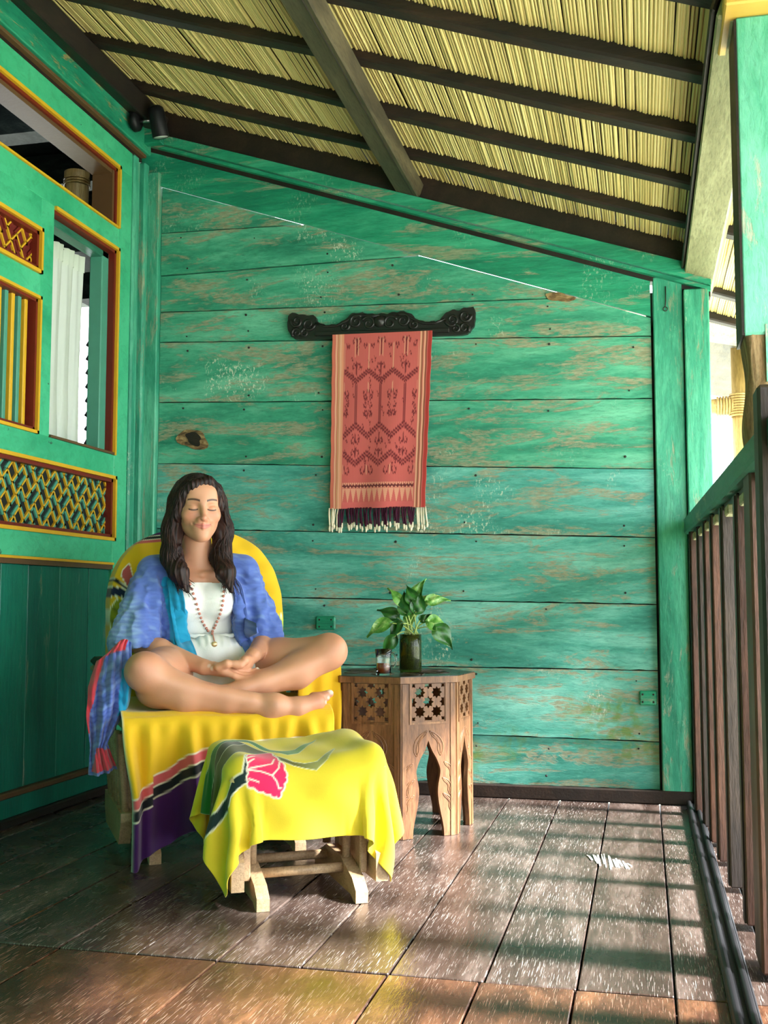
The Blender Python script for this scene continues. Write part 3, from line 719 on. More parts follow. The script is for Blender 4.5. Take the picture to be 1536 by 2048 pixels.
# crown of the throw: purple with dark and pink stripes
cl_ = Z_-(.946+.095*(X_+.23)+.35*np.clip(X_+.10, 0, 1))
for dz, col in ((0, PNK), (.010, WHT), (.0125, BLK), (.022, WHT), (.0245, PUR)):
    paint(C, np.clip(.5+(cl_-dz)/.0016, 0, 1), col)
outlined(C, poly_sd(X_, Z_, [(-.261,.837),(-.257,.855),(-.238,.876),(-.233,.868),(-.225,.83),(-.232,.786),(-.247,.808)]), srgb(188, 88, 88))
outlined(C, poly_sd(X_, Z_, [(-.318,.834),(-.308,.852),(-.30,.854),(-.297,.842),(-.303,.83),(-.315,.822)]), srgb(120, 30, 60))
outlined(C, poly_sd(X_, Z_, [(-.297,.835),(-.277,.825),(-.253,.805),(-.234,.78),(-.239,.777),(-.257,.798),(-.282,.817),(-.297,.827)]), BLK)
outlined(C, poly_sd(X_, Z_, [(-.32,.794),(-.296,.80),(-.262,.794),(-.238,.778),(-.234,.766),(-.241,.748),(-.262,.767),(-.289,.771),(-.32,.753)]), srgb(18, 30, 66))
outlined(C, poly_sd(X_, Z_, [(-.277,.756),(-.253,.756),(-.239,.736),(-.243,.707),(-.258,.673),(-.277,.636),(-.294,.658),(-.30,.692),(-.296,.726)]), srgb(140, 148, 30))
for q in ([(-.285,.722),(-.268,.71),(-.25,.70)], [(-.292,.682),(-.275,.678),(-.258,.676)]): paint(C, np.clip(1-seg_d(X_, Z_, q)/.010, 0, 1)*.85, srgb(52, 58, 20))
outlined(C, poly_sd(X_, Z_, [(.31,.694),(.283,.700),(.256,.685),(.235,.616),(.242,.565),(.27,.54),(.31,.54)]), srgb(196, 204, 60))
outlined(C, poly_sd(X_, Z_, [(.31,.66),(.285,.647),(.262,.60),(.25,.56),(.25,.54),(.31,.54)]), srgb(20, 40, 92))
grid_obj('back_cover', P, C, M['batik'], CT)
# seat top and hanging front
n_u, n_v = 150, 190
P = np.zeros((n_u, n_v, 3)); C = np.zeros((n_u, n_v, 3)); C[:] = YEL
for i in range(n_u):
    u = i/(n_u-1); x = -.315 + .635*u
    drop = np.interp(u, [0, .05, .10, .22, .29, .5, 1.0], [.42, .412, .395, .365, .325, .30, .29])
    for j in range(n_v):
        v = j/(n_v-1)
        a = v*(.50+drop)           # arc length from the back of the seat
        if a < .50:
            y = .175 - a; z = .432 + .010*math.sin(u*9)*math.sin(v*11)
            f = smooth01((a-.455)/.045); y += 0; z -= .016*f*f
            if u < .05 or u > .95: z -= 0
        else:
            d = a-.50; k = 1-math.exp(-d*60)
            z = .416 - d; y = -.325 - .022*k
            fold = smooth01(d/.25)
            y += -.024*fold*math.sin(u*21+.6) - .014*smooth01(d/.12)*math.sin(u*43+1.0) - .006*smooth01(d/.05)*math.sin(u*67) - .035*fold*math.exp(-((u-.02)/.06)**2)
            y += -.010*math.exp(-((u-.13)/.03)**2)*min(1, d/.06)
            x2 = x + .012*fold*math.sin(u*21+1.9) + .015*fold*fold*max(0, 1-u*3)
            P[i, j] = (x2, y, z); continue
        P[i, j] = (x, y, z)
UU = np.linspace(0, 1, n_u)[:, None]*np.ones((1, n_v)); HB = np.zeros((n_u, n_v))
for i in range(n_u):
    u = i/(n_u-1); drop = np.interp(u, [0, .05, .10, .22, .29, .5, 1.0], [.42, .412, .395, .365, .325, .30, .29])
    HB[i] = (1-np.linspace(0, 1, n_v))*(.50+drop)        # distance up from the hem
step = np.where(UU > .145, .030, 0.0)
base = .170 + 0*UU - .10*smooth01((UU-.25)/.5) + step*0 
e = .0022
hb = HB + np.where(UU > .145, -.006, .012)
for lo, col in ((.212, None), (.209, WHT), (.176, PNK), (.172, WHT), (.142, BLK), (.138, WHT), (-1, PUR)):
    pass
paint(C, np.clip(.5-(hb-.214)/e, 0, 1), WHT); paint(C, np.clip(.5-(hb-.210)/e, 0, 1), PNK); paint(C, np.clip(.5-(hb-.182)/e, 0, 1), WHT)
paint(C, np.clip(.5-(hb-.178)/e, 0, 1), BLK); paint(C, np.clip(.5-(hb-.150)/e, 0, 1), WHT); paint(C, np.clip(.5-(hb-.146)/e, 0, 1), PUR)
paint(C, np.clip(1-UU/.008, 0, 1), WHT)
grid_obj('seat_cover', P, C, M['batik'], CT, .003)
# part of the throw pulled over the arm beside the table
n_u, n_v = 60, 60
P = np.zeros((n_u, n_v, 3))
for i in range(n_u):
    u = i/(n_u-1); y = -.125 + .22*u
    for j in range(n_v):
        v = j/(n_v-1)
        if v < .30:
            k = v/.30; x = .280 + .095*k; z = .556 + .020*math.sin(k*math.pi)
        else:
            d = (v-.30)/.70; x = .375 + .018*math.sin(u*16+d*2)*d + .045*math.sin(d*2.4) - .02*d*d; z = .556 - d*(.21+.04*math.sin(u*7+.4))
        y2 = y - .012*math.sin(v*9)*(1-u) 
        P[i, j] = (x, y2, z)
C = np.zeros(P.shape); C[:] = YEL; paint(C, np.clip(1-(1-np.linspace(0, 1, n_v)[None, :]*np.ones((n_u, 1)))/.02, 0, 1), WHT)
grid_obj('arm_cover', P, C, M['batik'], CT, .003)
P = np.zeros((50, 50, 3))
for i in range(50):
    for j in range(50):
        u, v = i/49, j/49
        P[i, j] = (.262+.145*u+.018*v*math.sin(u*3)-.012*v*v, -.128-.012*math.sin(u*14+v)*v-.02*v, .572-.020*(2*u-1)**2-(.19+.05*u)*v)
C = np.zeros(P.shape); C[:] = YEL
grid_obj('arm_cover_front', P, C, M['batik'], CT, .003)

# ---- glider footstool
OT = math.radians(31); OC = (-.915, 2.845)
OS = empty('glider_footstool', (*OC, 0), OT); tag(OS, 'pale beech glider footstool under a yellow cloth with a pink flower', 'footstool')
for sx in (-1, 1):
    mb = MB(); runner(mb, sx*.125, -.215, .20, .032, .088); mb.build('floor_runner', M['glider'], OS)
for y, z in ((-.09, .062), (.07, .062)):
    MB().tube([(-.125, y, z), (.125, y, z)], .0125, 10).build('cross_dowel', M['glider'], OS)
for sx in (-1, 1):
    x = sx*.184
    pr = [(-.195, .045), (-.165, .045), (.165, .045), (.195, .07), (.195, .13), (-.17, .13), (-.195, .115)]
    MB().prism(pr, lambda a, b: (x-.016, a, b), lambda a, b: (x+.016, a, b)).build('side_rail', M['glider'], OS)
    for y in (-.14, -.08, -.02, .04, .10, .16):
        MB().tube([(x, y, .12), (x, y, .31)], .011, 8).build('side_spindle', M['glider'], OS)
    for y in (-.115, .085):
        MB().box((sx*.152-.010, y-.024, .055), (sx*.152+.010, y+.024, .308), ch=.003).build('swing_board', M['glider'], OS)
        MB().tube([(sx*.125, y+.045, .08), (sx*.125, y+.045, .30)], .012, 8).build('upright_dowel', M['glider'], OS)
MB().box((-.195, -.165, .305), (.195, .165, .328), ch=.006).build('top_frame', M['glider'], OS)
def ot_top(x, y): return .366 + .030*np.clip(np.abs(x)/.2, 0, 1.2)**2 - .012 + .012*(y/.2) + .01*np.clip(x/.2, -1, 1)
def sdf_ot(P):
    x, y, z = P[..., 0], P[..., 1], P[..., 2]
    hx, hy, r = .208, .182, .055
    zt = ot_top(x, y); qx, qy, qz = np.abs(x)-(hx-r), np.abs(y)-(hy-r), z-(zt-r)
    mx = np.maximum
    o = np.sqrt(mx(qx, 0)**2+mx(qy, 0)**2+mx(qz, 0)**2); d = o+np.minimum(mx(mx(qx, qy), qz), 0)-r
    g = np.stack([mx(qx, 0)*np.sign(x), mx(qy, 0)*np.sign(y), mx(qz, 0)], -1)
    nrm = np.linalg.norm(g, axis=-1, keepdims=True); g = np.where(nrm > 1e-6, g/(nrm+1e-9), np.array([0, 0, 1.]))
    d = np.where((z < .13), 1., d)
    return d, g
cu_ = MB(); Q = []
for a in np.linspace(-1, 1, 22):
    row = []
    for b in np.linspace(-1, 1, 20):
        x, y = a*.202, b*.174; ed = max(abs(a), abs(b)); row.append((x, y, float(ot_top(x, y)) - .05*max(0, (ed-.8)/.2)**2 - .007))
    Q.append(row)
cu_.grid(np.array(Q)); cu_.build('cushion', plain('stool_cushion', srgb(190,170,120), .9), OS)
OCL = empty('footstool_cloth', (*OC, 0), OT); tag(OCL, 'bright yellow cloth printed with a pink flower and green leaves over the footstool', 'cloth')
P, U, V = drape(64, 58, .74, .70, (.0, .0), math.radians(-3), sdf_ot, steps=240, iters=12, z0=.50)
CLOTH = (P, U, V)
K = 4; P = upsample(P, K); U = upsample(U, K); V = upsample(V, K)
wv = np.sin(U*38+V*9+1.2*np.sin(V*23))*smooth01((.37-P[..., 2])/.12); P[..., 1] -= .0045*wv*(P[..., 1] < 0); P[..., 0] += .0035*np.sin(V*44+U*7)*smooth01((.37-P[..., 2])/.12)*np.sign(P[..., 0])*(np.abs(P[..., 0]) > .15)
P[..., 2] += .0030*np.sin(U*26-V*34)*smooth01((P[..., 2]-.33)/.03)+.002*np.sin(U*60+V*21)*smooth01((P[..., 2]-.33)/.03)
C = np.zeros(P.shape); C[:] = YEL2
LG = [(-.37,.10),(-.29,.075),(-.229,.045),(-.19,.055),(-.162,.088),(-.1436,.0958),(-.1116,.0889),(-.0881,.036),(-.0646,-.014),(-.0411,-.0354),(-.0059,-.0237),(.0411,.0481),(.0646,.0764),(.0294,-.0104),(-.0059,-.0713),(-.0355,-.0989),(-.059,-.0742),(-.0881,-.0102),(-.1116,.0479),(-.1395,.0718),(-.1609,.0628),(-.1878,.0246),(-.2173,-.0126),(-.254,-.0143),(-.33,.0),(-.37,.01)]
LD = [(-.37,.01),(-.33,.0),(-.254,-.0143),(-.2173,-.0126),(-.1877,.0246),(-.1609,.062),(-.1374,.0729),(-.1233,.034),(-.1586,-.001),(-.1821,-.036),(-.2056,-.061),(-.2468,-.0442),(-.31,-.04),(-.37,-.06)]
LO_ = [(-.37,-.06),(-.31,-.04),(-.2459,-.0452),(-.2056,-.063),(-.1821,-.0377),(-.1586,-.0026),(-.1233,.0323),(-.0881,-.0259),(-.0646,-.1113),(-.0294,-.1523),(-.0028,-.1608),(.0294,-.1533),(.0861,-.0601),(.0529,-.1512),(.0233,-.1824),(-.0059,-.1755),(-.031,-.1662),(-.0646,-.1374),(-.0972,-.0711),(-.1351,-.0576),(-.1586,-.0775),(-.187,-.1178),(-.2157,-.1254),(-.2463,-.1289),(-.30,-.13),(-.37,-.15)]
STM = [(-.135,-.1256),(-.133,-.1514),(-.140,-.182),(-.142,-.207),(-.153,-.2075),(-.17,-.211),(-.193,-.216),(-.2045,-.228),(-.225,-.222),(-.24,-.215),(-.27,-.212),(-.33,-.205),(-.37,-.22),(-.37,-.19),(-.29,-.18),(-.265,-.19),(-.24,-.19),(-.2192,-.196),(-.195,-.195),(-.18,-.185),(-.153,-.1847),(-.144,-.163)]
FLW = [(-.1233,-.0985),(-.0998,-.066),(-.0763,-.0722),(-.0671,-.1223),(-.0553,-.1589),(-.0517,-.1903),(-.0531,-.2049),(-.0607,-.2219),(-.071,-.2432),(-.0835,-.2444),(-.0995,-.2376),(-.1183,-.2314),(-.1411,-.2186),(-.1445,-.2027),(-.1397,-.1842),(-.1366,-.1606)]
e_ = .0022
def shape(pts, col, wl=.0016):
    sd = poly_sd(U, V, pts); paint(C, np.clip(.5-(sd-wl)/e_, 0, 1), WHT); paint(C, np.clip(.5-sd/e_, 0, 1), col); return sd
wear_ = .5+.5*np.sin(V*90+U*30)
sdd = shape(LD, srgb(52, 58, 20)); sdo = shape(LO_, srgb(84, 82, 24)); sdg = shape(LG, srgb(48, 116, 44))
paint(C, (sdo < 0)*smooth01((U+.06)/.14)*.65, srgb(196, 196, 120)); paint(C, (sdg < 0)*smooth01((U+.08)/.14)*.55, srgb(170, 200, 110)); paint(C, (sdg < 0)*.35*wear_*(U < -.15), srgb(30, 84, 52))
shape(STM, srgb(22, 44, 44), .0035); FLW = splinefy(FLW+[FLW[0]], 5)[:-1]; FLW = [(a+.0022*math.sin(k*1.3), b+.0022*math.cos(k*1.3)) for k, (a, b) in enumerate(FLW)]; shape(FLW, srgb(230, 34, 92), .0035)
paint(C, (poly_sd(U, V, FLW) < 0)*smooth01((V+.21)/.12)*.4, srgb(244, 84, 110))
for q_ in ([(-.139,-.18),(-.11,-.185),(-.085,-.195),(-.076,-.21)],[(-.139,-.178),(-.105,-.17),(-.08,-.16),(-.071,-.135)],[(-.076,-.21),(-.073,-.225),(-.066,-.225)],[(-.085,-.195),(-.066,-.175),(-.060,-.15)],[(-.137,-.165),(-.12,-.15)],[(-.135,-.15),(-.117,-.135)],[(-.142,-.20),(-.12,-.21)]):
    paint(C, np.clip(1.2-seg_d(U, V, q_)/.0022, 0, 1), WHT)
grid_obj('cloth', P, C, M['batik'], OCL, .0025)

# ---- octagonal side table
TC = (-.830, 3.712); TR = .26; TZ = .510
TA = math.radians(38)
tab = empty('side_table', (*TC, 0), TA); tag(tab, 'octagonal carved wooden side table with pierced star panels and arches', 'table')
M['tablew'] = wood('carved_brown_teak', (srgb(66,42,27), srgb(124,84,54), srgb(168,122,82)), (7, 7, 1.2), .45, .4)
M['tabletop'] = wood('dark_worn_table_top', (srgb(34,26,22), srgb(60,48,40), srgb(96,82,70)), (6, 2, 6), .3, .5)
ap = .2*1.2071; side = .2
# local: a face whose outward normal is -y is rotated round
oct_ = [(TR*1.045*math.cos(math.radians(22.5+45*k)), TR*1.045*math.sin(math.radians(22.5+45*k))) for k in range(8)]
MB().prism(oct_, lambda a, b: (a, b, TZ-.022), lambda a, b: (a, b, TZ-.002)).build('table_top', M['tablew'], tab)
oct2 = [(a*.985, b*.985) for a, b in oct_]
MB().prism(oct2, lambda a, b: (a, b, TZ-.003), lambda a, b: (a, b, TZ)).build('top_inlay', M['tabletop'], tab)
mb = MB()
for k in range(8):
    a0 = math.radians(45*k); 
    for s_ in (-1, 1):
        pts = [((.06+.13*t)*math.cos(a0+s_*.28*math.sin(t*3.1)), (.06+.13*t)*math.sin(a0+s_*.28*math.sin(t*3.1)), TZ) for t in np.linspace(0, 1, 8)]
        mb.tube(pts, .003, 5)
mb.build('top_carving', M['tabletop'], tab)
def star(cx, cy, r, clipbox=None):
    pts = []
    for k in range(16):
        a = math.pi*k/8 + math.pi/8*0; rr2 = r*1.08 if k % 2 == 0 else r*.70
        pts.append((cx+rr2*math.cos(a), cy+rr2*math.sin(a)))
    if clipbox:
        x0, x1, y0, y1 = clipbox
        for fn in (lambda a, b: a-x0, lambda a, b: x1-a, lambda a, b: b-y0, lambda a, b: y1-b): pts = clip(pts, fn)
    return pts
hs = side/2 - .001
arch = []
for (x, z) in [(.056, 0), (.054, .03), (.044, .075), (.037, .11), (.034, .14), (.036, .165), (.042, .195), (.042, .215), (.030, .245), (.012, .275), (.0, .305)]: arch.append((x, z))
arch_full = [(-x, z) for x, z in arch[:-1]] + [arch[-1]] + [(x, z) for x, z in reversed(arch[:-1])]
L_ = splinefy([(-x, z) for x, z in arch]); R_ = [(-x, z) for x, z in reversed(L_)][1:]
outer = [(-hs, 0)] + L_ + R_ + [(hs, 0), (hs, TZ-.024), (-hs, TZ-.024)]
holes = []
bx = (-.062, .062, .365, .489); cx0, cz0 = 0, .427; stp = .031
for i in range(-2, 3):
    for j in range(-2, 3):
        if (i+j) % 2 == 0:
            if abs(i) == 2 or abs(j) == 2:
                pts = star(cx0+i*stp*.98, cz0+j*stp*.98, .0185, (bx[0]+.004, bx[1]-.004, bx[2]+.004, bx[3]-.004))
            else: pts = star(cx0+i*stp*.98, cz0+j*stp*.98, .0185)
            if len(pts) >= 3: holes.append(pts)
panel_me = filled_curve('panel', [outer]+holes, .007); panel_me.materials.append(M['tablew'])
# carved leaf relief and lattice frame, shared by all sides
def leafcurve(x0, z0, s, m):
    return [[(m*(x0+s*a), z0+s*b) for a, b in pl] for pl in (
        [(.0, 0), (.35, -.15), (.75, -.45), (.98, -.9), (.95, -1.35), (.78, -1.6)], [(.0, 0), (.18, -.32), (.45, -.55), (.62, -.85), (.60, -1.2), (.78, -1.6)],
        [(.2, -.15), (.55, -.5), (.78, -1.0), (.78, -1.45)], [(.12, -.12), (.4, -.42), (.66, -.8)])]
mb = MB()
for m in (-1, 1):
    for (x0, z0, s) in ((.004, .335, .055), (.056, .235, .040), (.050, .185, .038), (.052, .135, .040)):
        for pl in leafcurve(x0, z0, s*.9, m):
            q = splinefy(pl, 3); mb.tube([(a, b, .0075) for a, b in q], .0022, 5)
carv_me = mb.mesh('carving'); carv_me.materials.append(M['tablew'])
fr_ = filled_curve('lattice_frame', [[(-.068, .357), (.068, .357), (.068, .497), (-.068, .497)], [(-.061, .364), (.061, .364), (.061, .490), (-.061, .490)]], .0045); fr_.materials.append(M['tablew'])
st_me = filled_curve('edge_strip', [[(-.007, 0), (.007, 0), (.007, TZ-.024), (-.007, TZ-.024)]], .003); st_me.materials.append(M['tablew'])
for k in range(8):
    a = math.radians(45*k)                      # outward normal angle -90 + 45k
    nx, ny = math.sin(a), -math.cos(a)
    rot = (math.pi/2, 0, a)
    pn = inst('side_panel', panel_me, tab, (nx*(ap-.007), ny*(ap-.007), 0), rot)
    for nm, me, dz in (('carving', carv_me, -.001), ('lattice_frame', fr_, .005)):
        inst(nm, me, pn, (0, 0, dz))
    for s_ in (-1, 1): inst('edge_strip', st_me, pn, (s_*(hs-.012), 0, .0065))

# ---- tea glass, green jar, pothos
gl = NT('clear_glass'); gl.b.inputs['Transmission Weight'].default_value = 1; M['glass'] = gl.fin((.92, .98, .97), .02, .5, IOR=1.45)
gg = NT('green_bottle_glass'); gg.b.inputs['Transmission Weight'].default_value = .85; M['gglass'] = gg.fin(srgb(96, 112, 46), .05, .5, IOR=1.4)
te = NT('amber_tea'); te.b.inputs['Transmission Weight'].default_value = .55; M['tea'] = te.fin(srgb(176, 70, 22), .08, .5, IOR=1.33)
GP = (-.829, 3.518)
g = empty('tea_glass', (*GP, TZ)); tag(g, 'small clear glass cup half full of brown tea on the table', 'glass')
MB().lathe([(0, 0), (.023, 0), (.0245, .004), (.0240, .03), (.0245, .055), (.0285, .085), (.0275, .0855), (.0225, .055), (.022, .03), (.0222, .008), (0, .007)], 28).build('cup', M['glass'], g)
MB().lathe([(0, .0075), (.0216, .0085), (.0214, .040), (0, .040)], 28).build('tea', M['tea'], g)
MB().tube([(.026*math.cos(.0)+.0, 0, .072)]+[(.026+.016*math.sin(a), 0, .048+.024*math.cos(a)) for a in np.linspace(.2, 2.9, 9)], .0035, 8).build('handle', M['glass'], g)
VP = (-.777, 3.700)
g = empty('green_jar', (*VP, TZ)); tag(g, 'dark green cut-bottle glass jar of water holding the pothos', 'jar')
MB().lathe([(0, 0), (.035, 0), (.038, .005), (.038, .100), (.0375, .128), (.0350, .128), (.0352, .10), (.0352, .012), (0, .010)], 32).build('glass_body', M['gglass'], g)
wt = NT('murky_jar_water'); wt.b.inputs['Transmission Weight'].default_value = .6; M['water'] = wt.fin(srgb(40, 50, 22), .08, .5, IOR=1.33)
MB().lathe([(0, .0105), (.0348, .0125), (.0348, .098), (0, .098)], 32).build('water', M['water'], g)
lf = NT('glossy_pothos_leaf'); c = lf.ramp(lf.noise(lf.pos, 38, 3, .6, .5), [(.35, srgb(60,122,44)), (.52, srgb(110,166,74)), (.68, srgb(186,212,140))]); lf.b.inputs['Subsurface Weight'].default_value = 0
M['leaf'] = lf.fin(c, .35, .5)
ld = NT('deep_green_leaf'); c = ld.ramp(ld.noise(ld.pos, 38, 3), [(.3, srgb(24,70,26)), (.7, srgb(52,112,44))]); M['leafdark'] = ld.fin(c, .3, .5)
M['stem'] = plain('pale_green_stem', srgb(166, 186, 104), .5)
PT = empty('pothos_plant', (*VP, TZ)); tag(PT, 'variegated green pothos cutting rooted in the green jar', 'plant')
def leaf_mesh(L, Wd, curl, fold):
    n, m = 13, 9; P = []
    for i in range(n):
        t = i/(n-1)
        w = Wd*(math.sin(math.pi*min(1, t*1.02)**.62))*(1-t)**.32*1.05 if 0 < t < 1 else 0.0
        row = []
        for j in range(m):
            s = -1+2*j/(m-1); back = -.16*L*abs(s)**1.4*(1-t)**5
            row.append((w*s, t*L+back, -curl*(t**2)*L - fold*w*abs(s)**1.2*-1 + .006*math.sin(s*4+t*6)))
        P.append(row)
    mb = MB(); mb.grid(np.array(P)); return mb.mesh('leaf')
# leaf spots measured on the plane through the jar: (dx, dz, dy, heading deg in x/z, pitch, L, W, dark)
RV = (math.cos(YAW), math.sin(YAW))
leaves = [(-.070, .165, -.01, 195, .5, .085, .030, 0), (-.028, .225, .0, 120, .2, .075, .018, 0), (.005, .245, .01, 62, .3, .085, .022, 0), (-.045, .185, .02, 150, .4, .07, .024, 1),
          (-.012, .200, -.01, 100, .6, .075, .026, 1), (.020, .205, -.015, 75, .5, .07, .024, 1), (.035, .225, .015, 50, .4, .06, .02, 0), (-.03, .165, -.02, 215, .6, .06, .024, 1),
          (.060, .242, .0, 8, .2, .075, .020, 0), (.062, .170, -.01, -15, .3, .075, .028, 0), (.088, .150, -.02, -48, .2, .088, .030, 1), (-.055, .120, -.025, 235, .3, .075, .020, 1),
          (.036, .175, .0, 40, .6, .04, .015, 1), (-.005, .170, .02, 80, .5, .06, .02, 0), (.012, .235, -.01, 110, .3, .065, .022, 1)]
for i, (dx, dz, dy, hd, pt, L, Wd, dk) in enumerate(leaves):
    bx_ = Vector((dx*RV[0]-dy*RV[1], dx*RV[1]+dy*RV[0], dz))
    a = math.radians(hd)
    yv = Vector((math.cos(a)*RV[0], math.cos(a)*RV[1], math.sin(a))).normalized()
    tow = Vector((RV[1], -RV[0], .55)).normalized()     # leaf faces lean towards the open side and up
    rg = random.Random(i*5+1); tow = (tow + Vector((rg.uniform(-.4, .4), 0, rg.uniform(-.2, .5)))).normalized()
    xv = yv.cross(tow).normalized(); zv = xv.cross(yv)
    Mx = Matrix(((xv.x, yv.x, zv.x, bx_.x), (xv.y, yv.y, zv.y, bx_.y), (xv.z, yv.z, zv.z, bx_.z), (0, 0, 0, 1)))
    me = leaf_mesh(L*1.05, Wd*1.25, .25+.25*pt, .35); me.materials.append(M['leafdark'] if dk else M['leaf'])
    o = bpy.data.objects.new('leaf', me); link(o, PT); o.matrix_local = Mx
    jx = rg.uniform(-.02, .02); jy = rg.uniform(-.02, .02)
    p0 = Vector((jx, jy, .03)); p1 = Vector((jx*1.3, jy*1.3, .128)); p2 = (p1+bx_)/2 + Vector((0, 0, .025))
    pts = [((1-t)**2)*p1 + 2*t*(1-t)*p2 + t*t*bx_ for t in np.linspace(0, 1, 9)]
    MB().tube([p0]+pts, .0022, 6).build('stem', M['stem'], PT)

# ---- carved hanger and ikat textile
hg = empty('carved_hanger', (-1.025, WY-.003, 1.86)); tag(hg, 'black carved scrollwork wooden hanger board on the plank wall', 'hanger')
M['black'] = plain('blackened_carved_wood', srgb(30, 28, 26), .4, .5, .3)
half = [(0, .058), (.03, .056), (.06, .062), (.10, .064), (.125, .056), (.15, .034), (.18, .020), (.215, .018), (.245, .022), (.262, .036), (.275, .055), (.30, .062), (.325, .062), (.345, .068), (.385, .070), (.392, .035), (.388, .0), (.378, -.018), (.36, -.036), (.335, -.040), (.0, -.040)]
ol = splinefy(half[:-2], 3) + [half[-2], half[-1]]
rim = [(a, b) for a, b in ol] + [(-a, b) for a, b in reversed(ol[1:-1])]
rg = random.Random(11); rim = [(a+rg.uniform(-.0015, .0015), b+(.003*math.sin(a*150) if b > .01 else 0)) for a, b in rim]
me = filled_curve('board', [rim], .011); me.materials.append(M['black'])
o = bpy.data.objects.new('board', me); o.location = (0, -.012, 0); o.rotation_euler = (math.pi/2, math.radians(1.6), 0); link(o, hg)
mb = MB()
def spiral(cx, cz, r, turns, dirn, a0, n=26):
    return [(cx+r*(1-.8*t)*math.cos(a0+dirn*turns*2*math.pi*t), -.025, cz+r*(1-.8*t)*math.sin(a0+dirn*turns*2*math.pi*t)) for t in np.linspace(0, 1, n)]
for m in (-1, 1):
    for (cx, cz, r, tn, dr, a0) in ((.045, .018, .030, 1.3, 1, .4), (.098, .026, .030, 1.4, -1, 2.4), (.145, .008, .020, 1.2, 1, 2.8), (.30, .022, .028, 1.4, 1, 3.2), (.352, .036, .026, 1.4, -1, 0.2), (.350, -.012, .022, 1.3, 1, 5.5), (.315, -.014, .018, 1.2, -1, 1.5)):
        sp = spiral(cx, cz, r, tn, dr, a0); mb.tube([(m*a, b, c) for a, b, c in sp], [.0065*(1-.5*k/len(sp)) for k in range(len(sp))], 6)
    mb.tube([(m*a, -.024, b) for a, b in [(0, .050), (.03, .046), (.07, .052), (.11, .048), (.14, .030), (.18, .012), (.23, .010), (.27, .026)]], .006, 6)
mb.lathe([(0, .016), (.016, .012), (.024, .004), (.026, 0)], 14, Matrix.Translation((0, -.023, .026)) @ Matrix.Rotation(math.pi/2, 4, 'X'))
s_o = mb.build('scroll_carving', M['black'], hg); s_o.rotation_euler = (0, math.radians(1.6), 0)
MB().box((-.27, -.036, -.030), (.29, -.020, -.012), ch=.003).build('rod', M['black'], hg); COL.objects['rod'].rotation_euler = (0, math.radians(1.6), 0)
tx = empty('ikat_textile', (-1.02, WY-.042, 1.12)); tag(tx, 'coral red ikat textile with dark hooked motifs and tassel fringe on the hanger', 'textile')
nu, nv = 260, 440
u = np.linspace(0, 1, nu)[:, None]*np.ones((1, nv)); v = np.linspace(0, 1, nv)[None, :]*np.ones((nu, 1))     # v from top
P = np.zeros((nu, nv, 3))
lx = -.197 - .012*v; rx = .218 - .035*v
P[..., 0] = lx+(rx-lx)*u + .0010*np.sin(v*40)*(np.abs(u-.5)*2)**4
P[..., 2] = (.716-.006*u) * (1-v) + (.003+.0*u)*v
P[..., 1] = .006*np.sin(u*7+.5)*v + .012*v + .004*np.sin(u*15+v*3)*v - .004
IK = np.array(srgb(190, 82, 80)); IK2 = np.array(srgb(204, 108, 100)); DK = srgb(84, 20, 34); LT = srgb(222, 164, 134)
C = np.zeros(P.shape); C[:] = IK; paint(C, .5+.5*np.sin(u*400)*.5, IK2)
for a, b, col in ((0, .03, srgb(206, 112, 92)), (.035, .055, LT), (.062, .075, srgb(196, 150, 104)), (.08, .10, LT), (.10, .12, srgb(222, 146, 116)), (.885, .90, LT), (.905, .918, srgb(140, 96, 70)), (.925, .94, LT), (.945, .955, srgb(130, 80, 60)), (.965, 1.0, srgb(170, 60, 54))):
    paint(C, ((u > a) & (u < b))*1.0, col)
inn = (u > .13) & (u < .875)
ui = (u-.13)/.745; wob = .006*np.sin(v*190)+.004*np.sin(v*87+u*40); uu = ui + wob*0; vv = v*1.7 + .010*np.sin(u*310)     # ikat shift
A = np.zeros(u.shape); Ll = np.zeros(u.shape)
def stroke(pts, w): global A; A = np.maximum(A, np.clip(1.3-seg_d(uu, vv, pts)/w, 0, 1))
def lstroke(pts, w): global Ll; Ll = np.maximum(Ll, np.clip(1.3-seg_d(uu, vv, pts)/w, 0, 1))
def hook(cx, cy, s, m, up):
    stroke([(cx+m*s*a, cy+up*s*b) for a, b in ((0, 0), (.1, .5), (.35, .9), (.7, .95), (.95, .6), (.9, .2), (.65, .1))], .0075)
zz = lambda y, amp, ph, n=8: [(k/6, y+(amp if (k+ph) % 2 else -amp)) for k in range(-1, n)]
for y, amp, ph in ((.40, .05, 0), (.43, .05, 0), (.93, .055, 1), (.965, .055, 1), (1.20, .05, 0), (1.235, .05, 0)): stroke(zz(y, amp, ph), .011)
for k in (1, 3, 5):
    stroke([(k/6-.008, .50), (k/6-.008, .88)], .007); stroke([(k/6+.010, .50), (k/6+.010, .88)], .007)
    for (yy, m2) in ((.05, 1), (.30, 1), (1.02, -1), (1.14, 1)):
        for m in (-1, 1): hook(k/6, yy+(.05 if m2 > 0 else 0), .055, m, -1 if m2 > 0 else 1)
    stroke([(k/6, .05), (k/6, .20)], .008); lstroke([(k/6+.02, .05), (k/6+.02, .22)], .006); lstroke([(k/6-.02, .05), (k/6-.02, .22)], .006)
    stroke([(k/6, .28), (k/6, .40)], .009); stroke([(k/6, .98), (k/6, 1.06)], .007); stroke([(k/6, 1.12), (k/6, 1.2)], .007)
